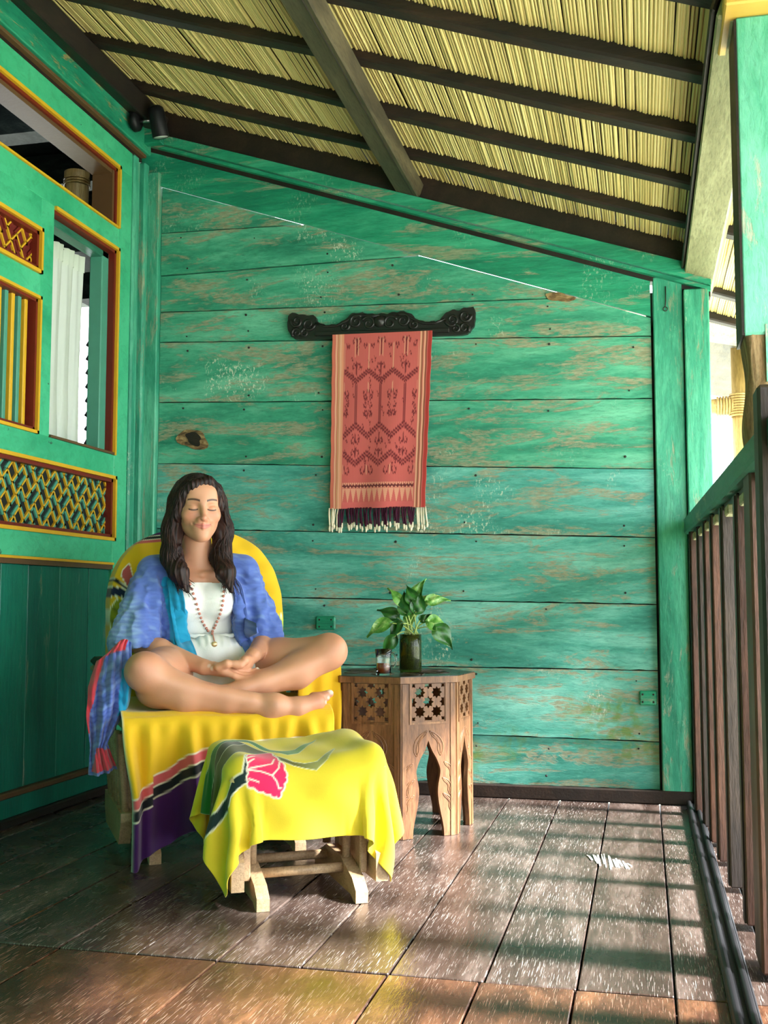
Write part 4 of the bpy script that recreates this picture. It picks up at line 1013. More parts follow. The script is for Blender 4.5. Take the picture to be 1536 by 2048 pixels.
for k in (0, 2, 4, 6):
    lstroke([(k/6, .10), (k/6, .34)], .007); lstroke([(k/6, .48), (k/6, .56)], .007); lstroke([(k/6, 1.28), (k/6, 1.36)], .008)
    for m in (-1, 1):
        hook(k/6+m*.012, .56, .055, m, 1); hook(k/6+m*.02, 1.30, .07, m, 1); hook(k/6, .80, .045, m, -1); hook(k/6+m*.03, .10, .04, m, 1)
    for dy in (.62, .70, .78): 
        for m in (-1, 1): stroke([(k/6+m*.035, dy-.02), (k/6+m*.06, dy), (k/6+m*.035, dy+.03), (k/6+m*.02, dy+.01)], .007)
rg2 = random.Random(5)
for k in range(90):
    a, b = rg2.uniform(.02, .98), rg2.uniform(.05, 1.3); stroke([(a, b), (a+.02, b+.015), (a+.012, b+.035)], .006)
jit = .55+.45*np.sin(u*520)*np.sin(v*31+u*90)
paint(C, A*inn*(.82+.16*jit), DK); paint(C, Ll*inn*.8, LT)
band = (v > .852) & (v < .885) & inn; paint(C, band*(.5+.5*np.sin(u*300))*1.0, LT); b2 = (v > .866+.004*np.sin(u*200)) & (v < .880+.004*np.sin(u*170)) & inn; paint(C, b2*.9, DK)
tri = np.abs(((ui*13) % 1)-.5)*2; paint(C, inn*((v > .888) & (v < .965) & (tri > (v-.885)/.085))*.75, LT); paint(C, inn*(v > .965)*.5, srgb(214, 104, 104))
grid_obj('woven_cloth', P, C, printed('ikat_cotton', .85, 500, .15, .1), tx, .002)
fw = plain('white_tassel_thread', srgb(226, 214, 190), .9, .1); fd = plain('dark_purple_thread', srgb(66, 30, 48), .9, .1)
rg = random.Random(21)
for k in range(48):
    t = k/47; x = -.209+.392*t + rg.uniform(-.003, .003); white = t < .09 or t > .9
    y = .006*math.sin(t*7+.5)+.012; L = rg.uniform(.062, .092); dx = rg.uniform(-.008, .008)
    pts = [(x, y-.004, .006), (x+dx*.4, y-.010+rg.uniform(-.004, .004), -.25*L), (x+dx*.9, y-.006, -.7*L), (x+dx, y-.004, -.80*L)]
    ts = MB().tube(pts, [.0030, .0042, .0036, .0030], 6).build('tassel', fw if white else fd, tx)
    e0 = pts[-1]; MB().tube([e0, (e0[0]+rg.uniform(-.003, .003), e0[1], e0[2]-.012), (e0[0], e0[1], e0[2]-.022)], [.0036, .0052, .0030], 6).build('tassel_end', fw, ts)

# ---- spotlight in the corner
sp = empty('corner_spotlight', (-1.985, 4.06, 2.715)); tag(sp, 'small black spotlight fixed to the dark beam in the corner', 'spotlight')
M['blk'] = plain('black_plastic', (.006, .006, .007), .5, .25)
lens = plain('frosted_lamp_lens', srgb(200, 206, 200), .25, .5)
Rz = Matrix.Rotation(math.radians(90), 4, 'Y')
MB().lathe([(0, .03), (.03, .028), (.042, .018), (.044, 0), (0, 0)], 22, Matrix.Translation((-.035, -.0, .02)) @ Rz).build('mount_disc', M['blk'], sp)
MB().tube([(-.01, 0, .015), (.045, 0, .015)], .007, 10).build('arm', plain('steel_arm', (.4, .4, .4), .3, .5, Metallic=1.0), sp)
H_ = Matrix.Translation((.075, 0, .0)) @ Matrix.Rotation(math.radians(-6), 4, 'Y') @ Matrix.Rotation(math.radians(14), 4, 'X')
hd_ = MB().lathe([(0, .07), (.020, .069), (.030, .060), (.034, .04), (.034, -.055), (.031, -.058), (.0305, -.05), (0, -.05)], 24, H_).build('lamp_head', M['blk'], sp)
MB().lathe([(0, -.051), (.030, -.0505), (.031, -.056), (0, -.057)], 24, H_).build('lens', lens, hd_)
# ================================================================== PERSON (one continuous body from a blended distance field)
class Field:
    """list of blended primitives; each entry (kind, data, k, op)"""
    def __init__(s): s.p = []
    def cone(s, a, b, r0, r1, k=.02, op='u'): s.p.append(('c', (np.array(a, float), np.array(b, float), r0, r1), k, op)); return s
    def chain(s, pts, rads, k=.02):
        for i in range(len(pts)-1): s.cone(pts[i], pts[i+1], rads[i], rads[i+1], k if i == 0 else min(k, .012))
        return s
    def ell(s, c, r, k=.02, op='u', rot=None): s.p.append(('e', (np.array(c, float), np.array(r, float), rot), k, op)); return s
    def eval1(s, kind, d, X, Y, Z):
        if kind == 'c':
            a, b, r0, r1 = d; v = b-a; L2 = v@v+1e-12
            t = np.clip(((X-a[0])*v[0]+(Y-a[1])*v[1]+(Z-a[2])*v[2])/L2, 0, 1)
            return np.sqrt((X-a[0]-t*v[0])**2+(Y-a[1]-t*v[1])**2+(Z-a[2]-t*v[2])**2)-(r0+(r1-r0)*t)
        c, r, rot = d; x, y, z = X-c[0], Y-c[1], Z-c[2]
        if rot is not None:
            Rm = np.array(rot); x, y, z = Rm[0, 0]*x+Rm[1, 0]*y+Rm[2, 0]*z, Rm[0, 1]*x+Rm[1, 1]*y+Rm[2, 1]*z, Rm[0, 2]*x+Rm[1, 2]*y+Rm[2, 2]*z
        k0 = np.sqrt((x/r[0])**2+(y/r[1])**2+(z/r[2])**2); k1 = np.sqrt((x/r[0]**2)**2+(y/r[1]**2)**2+(z/r[2]**2)**2)+1e-9
        return k0*(k0-1)/k1
    def bbox(s, kind, d):
        if kind == 'c': a, b, r0, r1 = d; r = max(r0, r1); return np.minimum(a, b)-r, np.maximum(a, b)+r
        c, r, rot = d; m = r.max() if rot is not None else r; return c-m, c+m
    def grid(s, lo, hi, h, far=.05):
        ax = [np.arange(lo[i], hi[i]+h, h) for i in range(3)]; shp = tuple(len(a) for a in ax)
        D = np.full(shp, far, np.float32)
        for kind, d, k, op in s.p:
            b0, b1 = s.bbox(kind, d); m = far+k
            sl = tuple(slice(max(0, int((b0[i]-m-lo[i])/h)), max(0, min(shp[i], int((b1[i]+m-lo[i])/h)+2))) for i in range(3))
            if any(q.stop <= q.start for q in sl): continue
            X, Y, Z = np.meshgrid(*(ax[i][sl[i]] for i in range(3)), indexing='ij', sparse=True)
            D[sl] = s.comb(D[sl], s.eval1(kind, d, X, Y, Z), k, op)
        return D, ax
    @staticmethod
    def comb(A, B, k, op):
        if op == 'u':
            h = np.clip(.5+.5*(A-B)/k, 0, 1); return A+(B-A)*h-k*h*(1-h)
        h = np.clip(.5-.5*(A+B)/k, 0, 1); return A+(-B-A)*h+k*h*(1-h)
    def at(s, P):
        X, Y, Z = P[..., 0], P[..., 1], P[..., 2]; D = np.full(X.shape, .3)
        for kind, d, k, op in s.p: D = s.comb(D, s.eval1(kind, d, X, Y, Z), k, op)
        return D
def surface_nets(D, ax):
    S = D < 0; h = ax[0][1]-ax[0][0]
    nx, ny, nz = D.shape
    c = np.zeros((nx-1, ny-1, nz-1), np.int8)
    for i in (0, 1):
        for j in (0, 1):
            for k in (0, 1): c += S[i:nx-1+i, j:ny-1+j, k:nz-1+k]
    act = (c > 0) & (c < 8); I, J, K = np.nonzero(act); n = len(I)
    idx = np.full(act.shape, -1, np.int64); idx[I, J, K] = np.arange(n)
    acc = np.zeros((n, 3)); cnt = np.zeros(n)
    corners = [(i, j, k) for i in (0, 1) for j in (0, 1) for k in (0, 1)]
    for a in corners:
        for axis in range(3):
            if a[axis]: continue
            b = list(a); b[axis] = 1
            d0 = D[I+a[0], J+a[1], K+a[2]]; d1 = D[I+b[0], J+b[1], K+b[2]]
            m = (d0 < 0) != (d1 < 0); t = np.where(m, d0/(d0-d1+1e-12), 0)
            p = np.array(a, float)[None].repeat(n, 0); p[:, axis] += t
            acc += p*m[:, None]; cnt += m
    V = np.stack([I, J, K], -1)+acc/cnt[:, None]; V = V*h+np.array([ax[0][0], ax[1][0], ax[2][0]])
    Fs = []
    for axis in range(3):
        o = [0, 0, 0]; o[axis] = 1
        A = S[:nx-o[0], :ny-o[1], :nz-o[2]]; B = S[o[0]:, o[1]:, o[2]:]
        ch = np.argwhere(A != B); u, w = [(1, 2), (2, 0), (0, 1)][axis]
        ch = ch[(ch[:, u] > 0) & (ch[:, w] > 0)]
        lim = [nx-1, ny-1, nz-1]; ch = ch[(ch[:, u] < lim[u]) & (ch[:, w] < lim[w])]
        q = []
        for du, dw in ((-1, -1), (0, -1), (0, 0), (-1, 0)):
            e = ch.copy(); e[:, u] += du; e[:, w] += dw; q.append(idx[e[:, 0], e[:, 1], e[:, 2]])
        q = np.stack(q, -1); fl = ~A[ch[:, 0], ch[:, 1], ch[:, 2]]
        q[fl] = q[fl][:, ::-1]; Fs.append(q[(q >= 0).all(1)])
    return V, np.concatenate(Fs)
def np_mesh(name, V, F, cols=None):
    me = bpy.data.meshes.new(name); me.vertices.add(len(V)); me.vertices.foreach_set('co', V.astype(np.float32).ravel())
    me.loops.add(F.size); me.loops.foreach_set('vertex_index', F.astype(np.int32).ravel())
    me.polygons.add(len(F)); me.polygons.foreach_set('loop_start', np.arange(0, F.size, 4, dtype=np.int32)); me.polygons.foreach_set('loop_total', np.full(len(F), 4, np.int32))
    me.polygons.foreach_set('use_smooth', np.ones(len(F), bool)); me.update(calc_edges=True); me.validate()
    if cols is not None: set_colors(me, cols)
    return me
def vnormals(V, F):
    fn = np.cross(V[F[:, 2]]-V[F[:, 0]], V[F[:, 3]]-V[F[:, 1]]); N = np.zeros_like(V)
    for k in range(4): np.add.at(N, F[:, k], fn)
    return N/(np.linalg.norm(N, axis=1, keepdims=True)+1e-12)
def wnoise(V, f, seed):
    rg = np.random.default_rng(seed); o = np.zeros(len(V))
    for _ in range(5):
        d = rg.normal(size=3); d /= np.linalg.norm(d); o += np.sin(V@d*f*rg.uniform(.7, 1.5)+rg.uniform(0, 6.3))
    return o/5
def trim(V, F, keep):
    F = F[keep[F].all(1)]; used = np.unique(F); mp = np.full(len(V), -1); mp[used] = np.arange(len(used)); return V[used], mp[F]
# joints, in the chair's frame: x to her left, -y forward, z up
HC = np.array([-.045, -.005, 1.058])
PEL = (0, .075, .525); HIP = {-1: (-.080, .055, .515), 1: (.085, .055, .515)}
KN = {-1: (-.243, -.285, .542), 1: (.345, -.185, .588)}; AN = {-1: (.135, -.318, .437), 1: (-.01, -.245, .462)}
SH = {-1: (-.178, .055, .842), 1: (.118, .055, .848)}; EL = {-1: (-.236, -.010, .622), 1: (.192, .010, .612)}; WR = {-1: (-.052, -.175, .548), 1: (.108, -.155, .580)}
hd = lambda x, y, z: tuple(HC+np.array((x, y, z)))
torso = Field()
torso.ell((-.030, .065, .775), (.128, .080, .115), .03).ell((-.015, .070, .660), (.103, .076, .10), .05).ell(PEL, (.145, .098, .085), .05)
torso.cone((-.085, .06, .858), SH[-1], .040, .046, .035).cone((.025, .06, .862), SH[1], .040, .046, .035)
torso.ell((-.085, -.010, .750), (.050, .038, .050), .03).ell((.022, -.012, .750), (.050, .038, .050), .03)
torso.cone((-.033, .045, .845), hd(0, .035, -.075), .050, .047, .03)
torso.cone((-.035, -.012, .838), (-.100, .02, .852), .008, .006, .012).cone((-.026, -.012, .838), (.045, .02, .856), .008, .006, .012)
arms = {}
for s in (-1, 1):
    f = Field(); a, b, c = (np.array(q) for q in (SH[s], EL[s], WR[s])); arms[s] = f
    f.cone(a, a+(b-a)*.5, .043, .038, .02).cone(a+(b-a)*.5, b, .038, .032, .015)
    f.cone(b, b+(c-b)*.35, .033, .036, .015).cone(b+(c-b)*.35, c, .036, .0235, .015)
legs = {}
for s in (-1, 1):
    f = Field(); legs[s] = f; h, k, a = (np.array(q) for q in (HIP[s], KN[s], AN[s]))
    f.cone(h, h+(k-h)*.5, .088, .075, .03).cone(h+(k-h)*.5, k, .074, .055, .03)
    f.ell(k+np.array([s*.008, -.008, .006]), (.050, .050, .050), .025)
    d = (a-k); dn = np.array([0, .012, -.034]) if s < 0 else np.array([0, .012, -.022])
    f.cone(k, k+d*.30+dn, .052, .053, .02).cone(k+d*.30+dn, k+d*.62+dn*.6, .053, .038, .02).cone(k+d*.62+dn*.6, a, .038, .029, .02)
    if s < 0: f.ell(k+np.array([.055, .055, -.062]), (.075, .075, .052), .03)
    f.ell(a+np.array([-.004, -.021, .006]), (.010, .010, .010), .014)
    f.ell(k+np.array([s*.020, -.040, .020]), (.026, .020, .026), .016)
    f.cone(k+np.array([0, -.036, -.012]), k+d*.8+np.array([0, -.014, .000]), .010, .010, .030)
    f.cone(k+np.array([-s*.030, .030, -.014]), k+(h-k)*.42+np.array([0, -.012, -.068]), .008, .004, .022, 's')
# feet
f = legs[-1]; A = np.array(AN[-1])
heel = A+np.array([-.018, .006, -.020]); mid = A+np.array([.075, .004, -.008]); ball = A+np.array([.140, .014, .006])
f.cone(A, heel, .027, .023, .03).cone(A, mid, .028, .028, .03).cone(mid, ball, .028, .026, .02).cone(heel, ball+np.array([0, .010, -.012]), .020, .018, .02)
TOES = []
for i in range(5):
    b = ball+np.array([.012-.006*i, .012-.004*i, .014-.0115*i]); L = (.034, .030, .026, .022, .018)[i]
    tip = b+np.array([L, .004, .008-.003*i]); r = (.0135, .0098, .0092, .0086, .0080)[i]
    f.cone(b-np.array([.02, 0, 0]), b+np.array([.012, 0, .002]), r*1.05, r, .006).cone(b+np.array([.012, 0, .002]), tip, r, r*.9, .003); TOES.append((tip, r))
f = legs[1]; A = np.array(AN[1])
f.cone(A, A+np.array([-.08, .04, -.006]), .030, .022, .02).cone(A+np.array([-.08, .04, -.006]), A+np.array([-.12, .06, -.004]), .022, .014, .02)
# hands resting in the lap: her right below, her left above, thumbs meeting
hands = {}; NAILS = []
f = hands[-1] = Field(); w = np.array(WR[-1])
HS = np.array([.002, -.030, .018])
pc = np.array([.000, -.172, .520])+HS
f.cone(w, pc, .022, .020, .015).ell(pc+np.array([.008, .004, .002]), (.040, .026, .017), .012, rot=np.array(Matrix.Rotation(math.radians(14), 3, 'Y')))
for i in range(4):
    k0 = HS+np.array([.030, -.198+.013*i, .505+.008*i]); L = (.078, .084, .080, .064)[i]; r = (.0088, .0090, .0085, .0075)[i]
    k1 = k0+np.array([L*.45, -.004, -.010+.002*i]); k2 = k1+np.array([L*.30, .002, -.001]); k3 = k2+np.array([L*.24, .008, .007])
    f.cone(pc+np.array([.0, -.016+.012*i, -.002]), k0, .013, r*1.12, .006).cone(k0, k1, r*1.12, r, .003).cone(k1, k2, r, r*.93, .003).cone(k2, k3, r*.93, r*.78, .003)
    NAILS.append((k3, r, np.array([.6, -.55, .55])))
th = [pc+np.array([-.018, -.020, .012]), pc+np.array([.006, -.034, .022]), pc+np.array([.032, -.034, .021]), pc+np.array([.050, -.030, .017])]
f.chain(th, [.014, .0115, .0098, .0082], .010); NAILS.append((th[-1], .0085, np.array([.5, -.8, .35])))
f = hands[1] = Field(); w = np.array(WR[1]); pc2 = HS+np.array([.066, -.168, .537])
f.cone(w, pc2, .0225, .020, .015).ell(pc2, (.036, .024, .019), .012, rot=np.array(Matrix.Rotation(math.radians(-38), 3, 'Y')))
for i in range(4):
    k0 = HS+np.array([.040-.002*i, -.178+.012*i, .518+.006*i]); L = (.072, .078, .074, .060)[i]; r = (.0086, .0088, .0084, .0074)[i]
    k1 = k0+np.array([-L*.45, -.002, -.004]); k2 = k1+np.array([-L*.30, .0, .004]); k3 = k2+np.array([-L*.22, .002, .006])
    f.cone(pc2+np.array([-.01, -.012+.010*i, -.006]), k0, .012, r*1.1, .006).cone(k0, k1, r*1.1, r, .003).cone(k1, k2, r, r*.92, .003).cone(k2, k3, r*.92, r*.78, .003)
    NAILS.append((k3, r, np.array([-.6, -.5, .6])))
th = [pc2+np.array([.006, -.014, .016]), pc2+np.array([-.004, -.032, .014]), pc2+np.array([-.018, -.038, .002]), pc2+np.array([-.026, -.034, -.004])]
f.chain(th, [.014, .0115, .0098, .0084], .010); NAILS.append((th[-1], .0088, np.array([-.35, -.85, .45])))
# head
head = Field()
head.ell(hd(0, .020, .028), (.073, .092, .080), .02).ell(hd(0, -.020, -.018), (.0605, .064, .083), .03)
head.cone(hd(0, -.018, -.058), hd(0, -.056, -.092), .046, .022, .025).cone(hd(-.045, .005, -.045), hd(-.018, -.050, -.092), .018, .014, .025).cone(hd(.045, .005, -.045), hd(.018, -.050, -.092), .018, .014, .025)
for m in (-1, 1):
    head.ell(hd(m*.038, -.052, -.030), (.024, .024, .022), .022)
    head.cone(hd(m*.008, -.079, .012), hd(m*.040, -.062, .014), .010, .009, .014)
head.ell(hd(0, -.066, .042), (.045, .020, .032), .025)
for m in (-1, 1): head.ell(hd(m*.030, -.094, -.007), (.019, .017, .012), .012, 's')
for m in (-1, 1): head.ell(hd(m*.030, -.0665, -.010), (.0165, .0145, .0125), .005)
head.cone(hd(0, -.080, .006), hd(0, -.1005, -.040), .0075, .0085, .012).ell(hd(0, -.1015, -.043), (.0098, .0105, .0088), .008)
for m in (-1, 1): head.ell(hd(m*.0115, -.090, -.046), (.0072, .0095, .0068), .006)
head.ell(hd(0, -.070, -.066), (.030, .022, .022), .018)
head.cone(hd(-.024, -.0795, -.0605), hd(0, -.0915, -.0630), .0028, .0046, .004).cone(hd(.024, -.0795, -.0605), hd(0, -.0915, -.0630), .0028, .0046, .004)
head.cone(hd(-.020, -.0800, -.0665), hd(0, -.0900, -.0725), .0034, .0054, .004).cone(hd(.020, -.0800, -.0665), hd(0, -.0900, -.0725), .0034, .0054, .004)
for m in (-1, 1): head.ell(hd(m*.0315, -.077, -.0590), (.004, .006, .004), .006, 's')
head.ell(hd(0, -.071, -.100), (.019, .017, .015), .018)
for m in (-1, 1): head.ell(hd(m*.074, .012, -.018), (.010, .018, .030), .008)
groups = [torso, arms[-1], arms[1], legs[-1], legs[1], hands[-1], hands[1], head]
def body_mesh(lo, hi, h):
    D = None
    blends = [.02, .025, .025, .004, .004, .010, .010, .012]
    for g, k in zip(groups, blends):
        d, ax = g.grid(lo, hi, h)
        D = d if D is None else Field.comb(D, d, k, 'u')
    return surface_nets(D, ax)
boxes = [((-.165, -.135, .925), (.075, .125, 1.185), .0017), ((-.075, -.275, .485), (.165, -.125, .620), .0018), ((.10, -.365, .385), (.345, -.245, .490), .0020)]
V, F = body_mesh((-.33, -.38, .40), (.44, .20, .96), .0042)
cen = V[F].mean(1); keep = np.ones(len(F), bool)
for lo, hi, h in boxes: keep &= ~((cen > np.array(lo)+.008) & (cen < np.array(hi)-.008)).all(1)
Vs, Fs = [V], [F[keep]]; off = len(V)
for lo, hi, h in boxes:
    v, f = body_mesh(lo, hi, h); Vs.append(v); Fs.append(f+off); off += len(v)
V = np.concatenate(Vs); F = np.concatenate(Fs)
used = np.unique(F); mp = np.full(len(V), -1); mp[used] = np.arange(len(used)); V = V[used]; F = mp[F]
SK = np.array(srgb(206, 152, 120)); SKR = np.array(srgb(194, 122, 98)); LIP = srgb(196, 108, 98); BRW = srgb(52, 32, 24); NAIL = srgb(236, 224, 214)
C = np.zeros(V.shape); C[:] = SK; paint(C, .30*(.5+.5*wnoise(V, 38, 3)), SKR)
for s_ in (-1, 1): paint(C, .38*np.exp(-(np.linalg.norm(V-(np.array(KN[s_])+np.array([s_*.02, -.04, .02])), axis=1)/.045)**2), SKR)
paint(C, .40*smooth01((V[:, 0]-.20)/.08)*(V[:, 2] < .49)*(V[:, 1] < -.25), SKR); paint(C, .25*np.clip(wnoise(V, 20, 41), 0, 1), srgb(172, 112, 84))
q = V-HC; fx = np.abs(q[:, 0]); front = (q[:, 1] < -.045) & (V[:, 2] > .9)
cheek = np.exp(-((fx-.040)/.020)**2-((q[:, 2]+.034)/.018)**2)*front; paint(C, cheek*.45, srgb(216, 128, 104))
paint(C, np.exp(-(fx/.012)**2-((q[:, 2]+.044)/.012)**2)*front*.35, srgb(212, 126, 104))
smile = q[:, 2] + .0675 - 9*np.clip(q[:, 0]**2, 0, .0009)
lipm = np.clip(1-((q[:, 0]/.0290)**2+((q[:, 2]+.0685-7*q[:, 0]**2)/.0092)**2), 0, 1)**.5
paint(C, np.clip(lipm*1.6, 0, 1)*front*(q[:, 1] < -.070)*.85, LIP)
paint(C, np.clip(1-np.abs(smile)/.0016, 0, 1)*(fx < .0305)*front*.85, srgb(112, 48, 44))
lash = q[:, 2]+.0160-14*(fx-.030)**2; paint(C, np.clip(1.6-np.abs(lash)/.0021, 0, 1)*(np.abs(fx-.030) < .0150)*front*.95, srgb(38, 24, 20))
crease = q[:, 2]+.0005+10*(fx-.030)**2; paint(C, np.clip(1-np.abs(crease)/.0014, 0, 1)*(np.abs(fx-.030) < .014)*front*.35, srgb(140, 88, 66))
brow = q[:, 2]-.0165-.10*(fx-.012)+9*(fx-.030)**2*1.0; paint(C, np.clip(1.5-np.abs(brow)/(.0034-.03*np.clip(fx-.02, 0, .03)), 0, 1)*(fx > .011)*(fx < .048)*front*.95, BRW)
for c, r, n in NAILS:
    n = n/np.linalg.norm(n); d = V-(c+n*r*.55); paint(C, np.clip(1.5-np.linalg.norm(d, axis=1)/(r*.72), 0, 1), NAIL)
for c, r in TOES:
    d = V-(c+np.array([.1, -.55, .75])*r*.7); paint(C, np.clip(1.5-np.linalg.norm(d, axis=1)/(r*.62), 0, 1)*.9, NAIL)
t = NT('tanned_skin'); sc_ = t.attr('print'); t.bump(t.noise(t.pos, 420, 3), .10, .0015)
t.b.inputs['Subsurface Weight'].default_value = .12; t.b.inputs['Subsurface Radius'].default_value = (.012, .005, .003); t.b.inputs['Subsurface Scale'].default_value = .6
M['skin'] = t.fin(sc_, .46, .4)
PR = empty('person', (-1.38, 3.387, 0), TH); tag(PR, 'woman with long dark hair sitting cross-legged in the armchair, eyes closed, hands in lap', 'person')
me = np_mesh('body', V, F, C); me.materials.append(M['skin']); link(bpy.data.objects.new('body', me), PR)

# ---- white top and shorts
def plane_cut(V, F, fns):
    keep = np.ones(len(V), bool)
    for fn in fns: keep &= fn(V) >= 0
    return trim(V, F, keep)
def offset_field(fl, d):
    g = Field()
    for kind, dat, k, op in fl.p:
        if kind == 'c': g.p.append((kind, (dat[0], dat[1], dat[2]+d, dat[3]+d), k, op))
        else: g.p.append((kind, (dat[0], dat[1]+d, dat[2]), k, op))
    return g
def cloth_tex(name, col, rough=.85, sc=300, st=.25):
    t = NT(name); n = t.noise(t.pos, 40, 3); c = t.mix(n, tuple(x*.94 for x in col), col); t.bump(t.noise(t.pos, sc, 3), st, .002)
    return t.fin(c, rough, .2)
M['white'] = cloth_tex('white_cotton', srgb(238, 238, 234))
topf = offset_field(torso, .007)
d, ax = topf.grid((-.24, -.10, .60), (.2, .20, .87), .0035); v, f = surface_nets(d, ax)
n = vnormals(v, f); v = v+n*(.0022*wnoise(v*np.array([1, 1, 3.2]), 42, 8)[:, None]*smooth01((.80-v[:, 2])/.08)[:, None])
v, f = plane_cut(v, f, [lambda V: .812+.10*np.clip(np.abs(V[:, 0]+.03)-.05, 0, 1)*1.2-V[:, 2], lambda V: V[:, 2]-.615])
me = np_mesh('camisole', v, f); me.materials.append(M['white']); link(bpy.data.objects.new('camisole', me), PR)
shf = Field(); shf.ell(PEL, (.158, .112, .100), .04).ell((-.005, .06, .60), (.125, .098, .06), .05)
for s in (-1, 1):
    h, k = np.array(HIP[s]), np.array(KN[s]); shf.cone(h+np.array([0, -.01, .0]), h+(k-h)*(.30 if s < 0 else .26), .100, .092, .04)
shf.ell((.005, -.045, .585), (.075, .045, .055), .04)
d, ax = shf.grid((-.28, -.25, .43), (.30, .20, .68), .0035); v, f = surface_nets(d, ax)
n = vnormals(v, f); v = v+n*(.0045*wnoise(v*np.array([2.2, 1, .7]), 46, 5)+.002*np.sin(v[:, 0]*260)*smooth01((v[:, 2]-.60)/.02))[:, None]
v, f = plane_cut(v, f, [lambda V: .645+.004*np.sin(V[:, 0]*150)-V[:, 2], lambda V: V[:, 2]-.44,
    lambda V: .155-(np.abs(V[:, 0])*.55-V[:, 1]*.75)+.0])
me = np_mesh('shorts', v, f); me.materials.append(M['white']); sho = link(bpy.data.objects.new('shorts', me), PR)
wb = MB(); pts = []
for a in np.linspace(-2.4, 2.4, 40)[::1]:
    x, y = -.005+.118*math.sin(a), .058-.094*math.cos(a); pts.append((x, y-.002, .640+.003*math.sin(a*33)))
wb.tube(pts, [.0062+.0018*math.sin(k*2.1) for k in range(len(pts))], 7); wb.build('waistband_frill', M['white'], sho)

# ---- blue kimono robe
rob = Field()
rob.ell((-.030, .075, .775), (.150, .098, .125), .03).ell((-.015, .080, .660), (.130, .100, .12), .05).ell((0, .085, .54), (.165, .115, .10), .05)
rob.cone((-.075, .062, .868), (SH[-1][0]+.0, .055, .850), .048, .052, .03).cone((.015, .062, .872), (SH[1][0], .055, .856), .048, .052, .03)
rob.cone(SH[-1], (-.222, .02, .72), .054, .062, .012).cone((-.222, .02, .72), (-.244, -.020, .620), .062, .074, .010)
rob.cone(SH[1], (.158, .025, .72), .054, .056, .012).cone((.158, .025, .72), (.184, .010, .625), .056, .066, .010)
rob.cone((-.105, .0, .76), (-.105, -.012, .60), .046, .050, .03).cone((.078, .0, .76), (.092, -.005, .60), .040, .042, .03)
inner = Field()
inner.cone((-.228, .0, .70), (-.246, -.03, .56), .045, .078, .01).cone((.163, .03, .70), (.182, .02, .56), .042, .066, .01)
lo, hi, h = (-.36, -.13, .50), (.30, .24, .935), .0034
d, ax = rob.grid(lo, hi, h); d2, _ = inner.grid(lo, hi, h); d = np.maximum(d, -d2)
X, Y, Z = np.meshgrid(*ax, indexing='ij', sparse=True)
xl = np.interp(Z, [.52, .58, .66, .72, .81, .86, .93], [-.052, -.062, -.080, -.090, -.105, -.090, -.085])
xr = np.interp(Z, [.52, .58, .66, .72, .81, .86, .93], [.108, .100, .082, .074, .066, .050, .030])
cut = np.maximum(np.maximum(xl-X, X-xr), Y-.045)           # remove the open front
d = np.maximum(d, -cut)
neck = np.sqrt((X+.035)**2+(Y-.01)**2)-.058; d = np.maximum(d, -np.maximum(neck, .84-Z))
armcut = np.maximum(np.sqrt((X+.245)**2*0+0)+ .0, 0)
d = np.maximum(d, np.where((X < -.165), .598+.18*np.clip(-.2-X, 0, 1)*0-Z, -1)); d = np.maximum(d, np.where(X > .135, .605-Z, -1)); d = np.maximum(d, .53-Z)
v, f = surface_nets(d.astype(np.float32), ax); n = vnormals(v, f)
# hanging folds: run mostly down the cloth
rdg = lambda sc, fr, sd_: 1-2*np.abs(wnoise(v*np.array(sc), fr, sd_))
fold = .0052*rdg((1.4, 1.4, .8), 75, 31)+.0036*rdg((1, 1, 1.6), 130, 33)+.0035*np.sin(v[:, 0]*95+v[:, 2]*18+2*np.sin(v[:, 2]*14))+.0035*wnoise(v*np.array([1.6, 1.6, .7]), 60, 12)+.0024*wnoise(v, 170, 4)+.0018*wnoise(v*np.array([1, 1, 2.5]), 120, 24)
v = v+n*(fold*smooth01((.88-v[:, 2])/.06))[:, None]
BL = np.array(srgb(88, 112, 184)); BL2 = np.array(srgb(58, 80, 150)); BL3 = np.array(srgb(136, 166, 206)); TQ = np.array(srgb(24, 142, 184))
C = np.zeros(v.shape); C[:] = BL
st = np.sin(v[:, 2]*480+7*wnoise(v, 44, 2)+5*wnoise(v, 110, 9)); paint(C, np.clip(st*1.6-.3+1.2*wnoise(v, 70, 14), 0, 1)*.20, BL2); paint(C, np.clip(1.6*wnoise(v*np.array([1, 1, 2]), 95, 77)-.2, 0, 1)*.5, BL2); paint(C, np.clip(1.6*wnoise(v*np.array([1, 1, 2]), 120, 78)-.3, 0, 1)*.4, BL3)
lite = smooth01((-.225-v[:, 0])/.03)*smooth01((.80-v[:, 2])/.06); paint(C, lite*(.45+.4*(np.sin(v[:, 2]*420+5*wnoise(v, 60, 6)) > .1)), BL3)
xle = np.interp(v[:, 2], [.52, .58, .66, .72, .81, .86, .93], [-.052, -.062, -.080, -.090, -.105, -.090, -.085])
tq = (v[:, 0] > xle-.055-.02*smooth01((.70-v[:, 2])/.15)) & (v[:, 0] < 0) & (v[:, 1] < .05) & (v[:, 2] < .83); paint(C, tq*1.0, TQ)
me = np_mesh('robe', v, f, C); M['robe'] = printed('blue_crinkled_robe_cotton', .8, 160, .2, .25); me.materials.append(M['robe']); robe = link(bpy.data.objects.new('robe', me), PR)
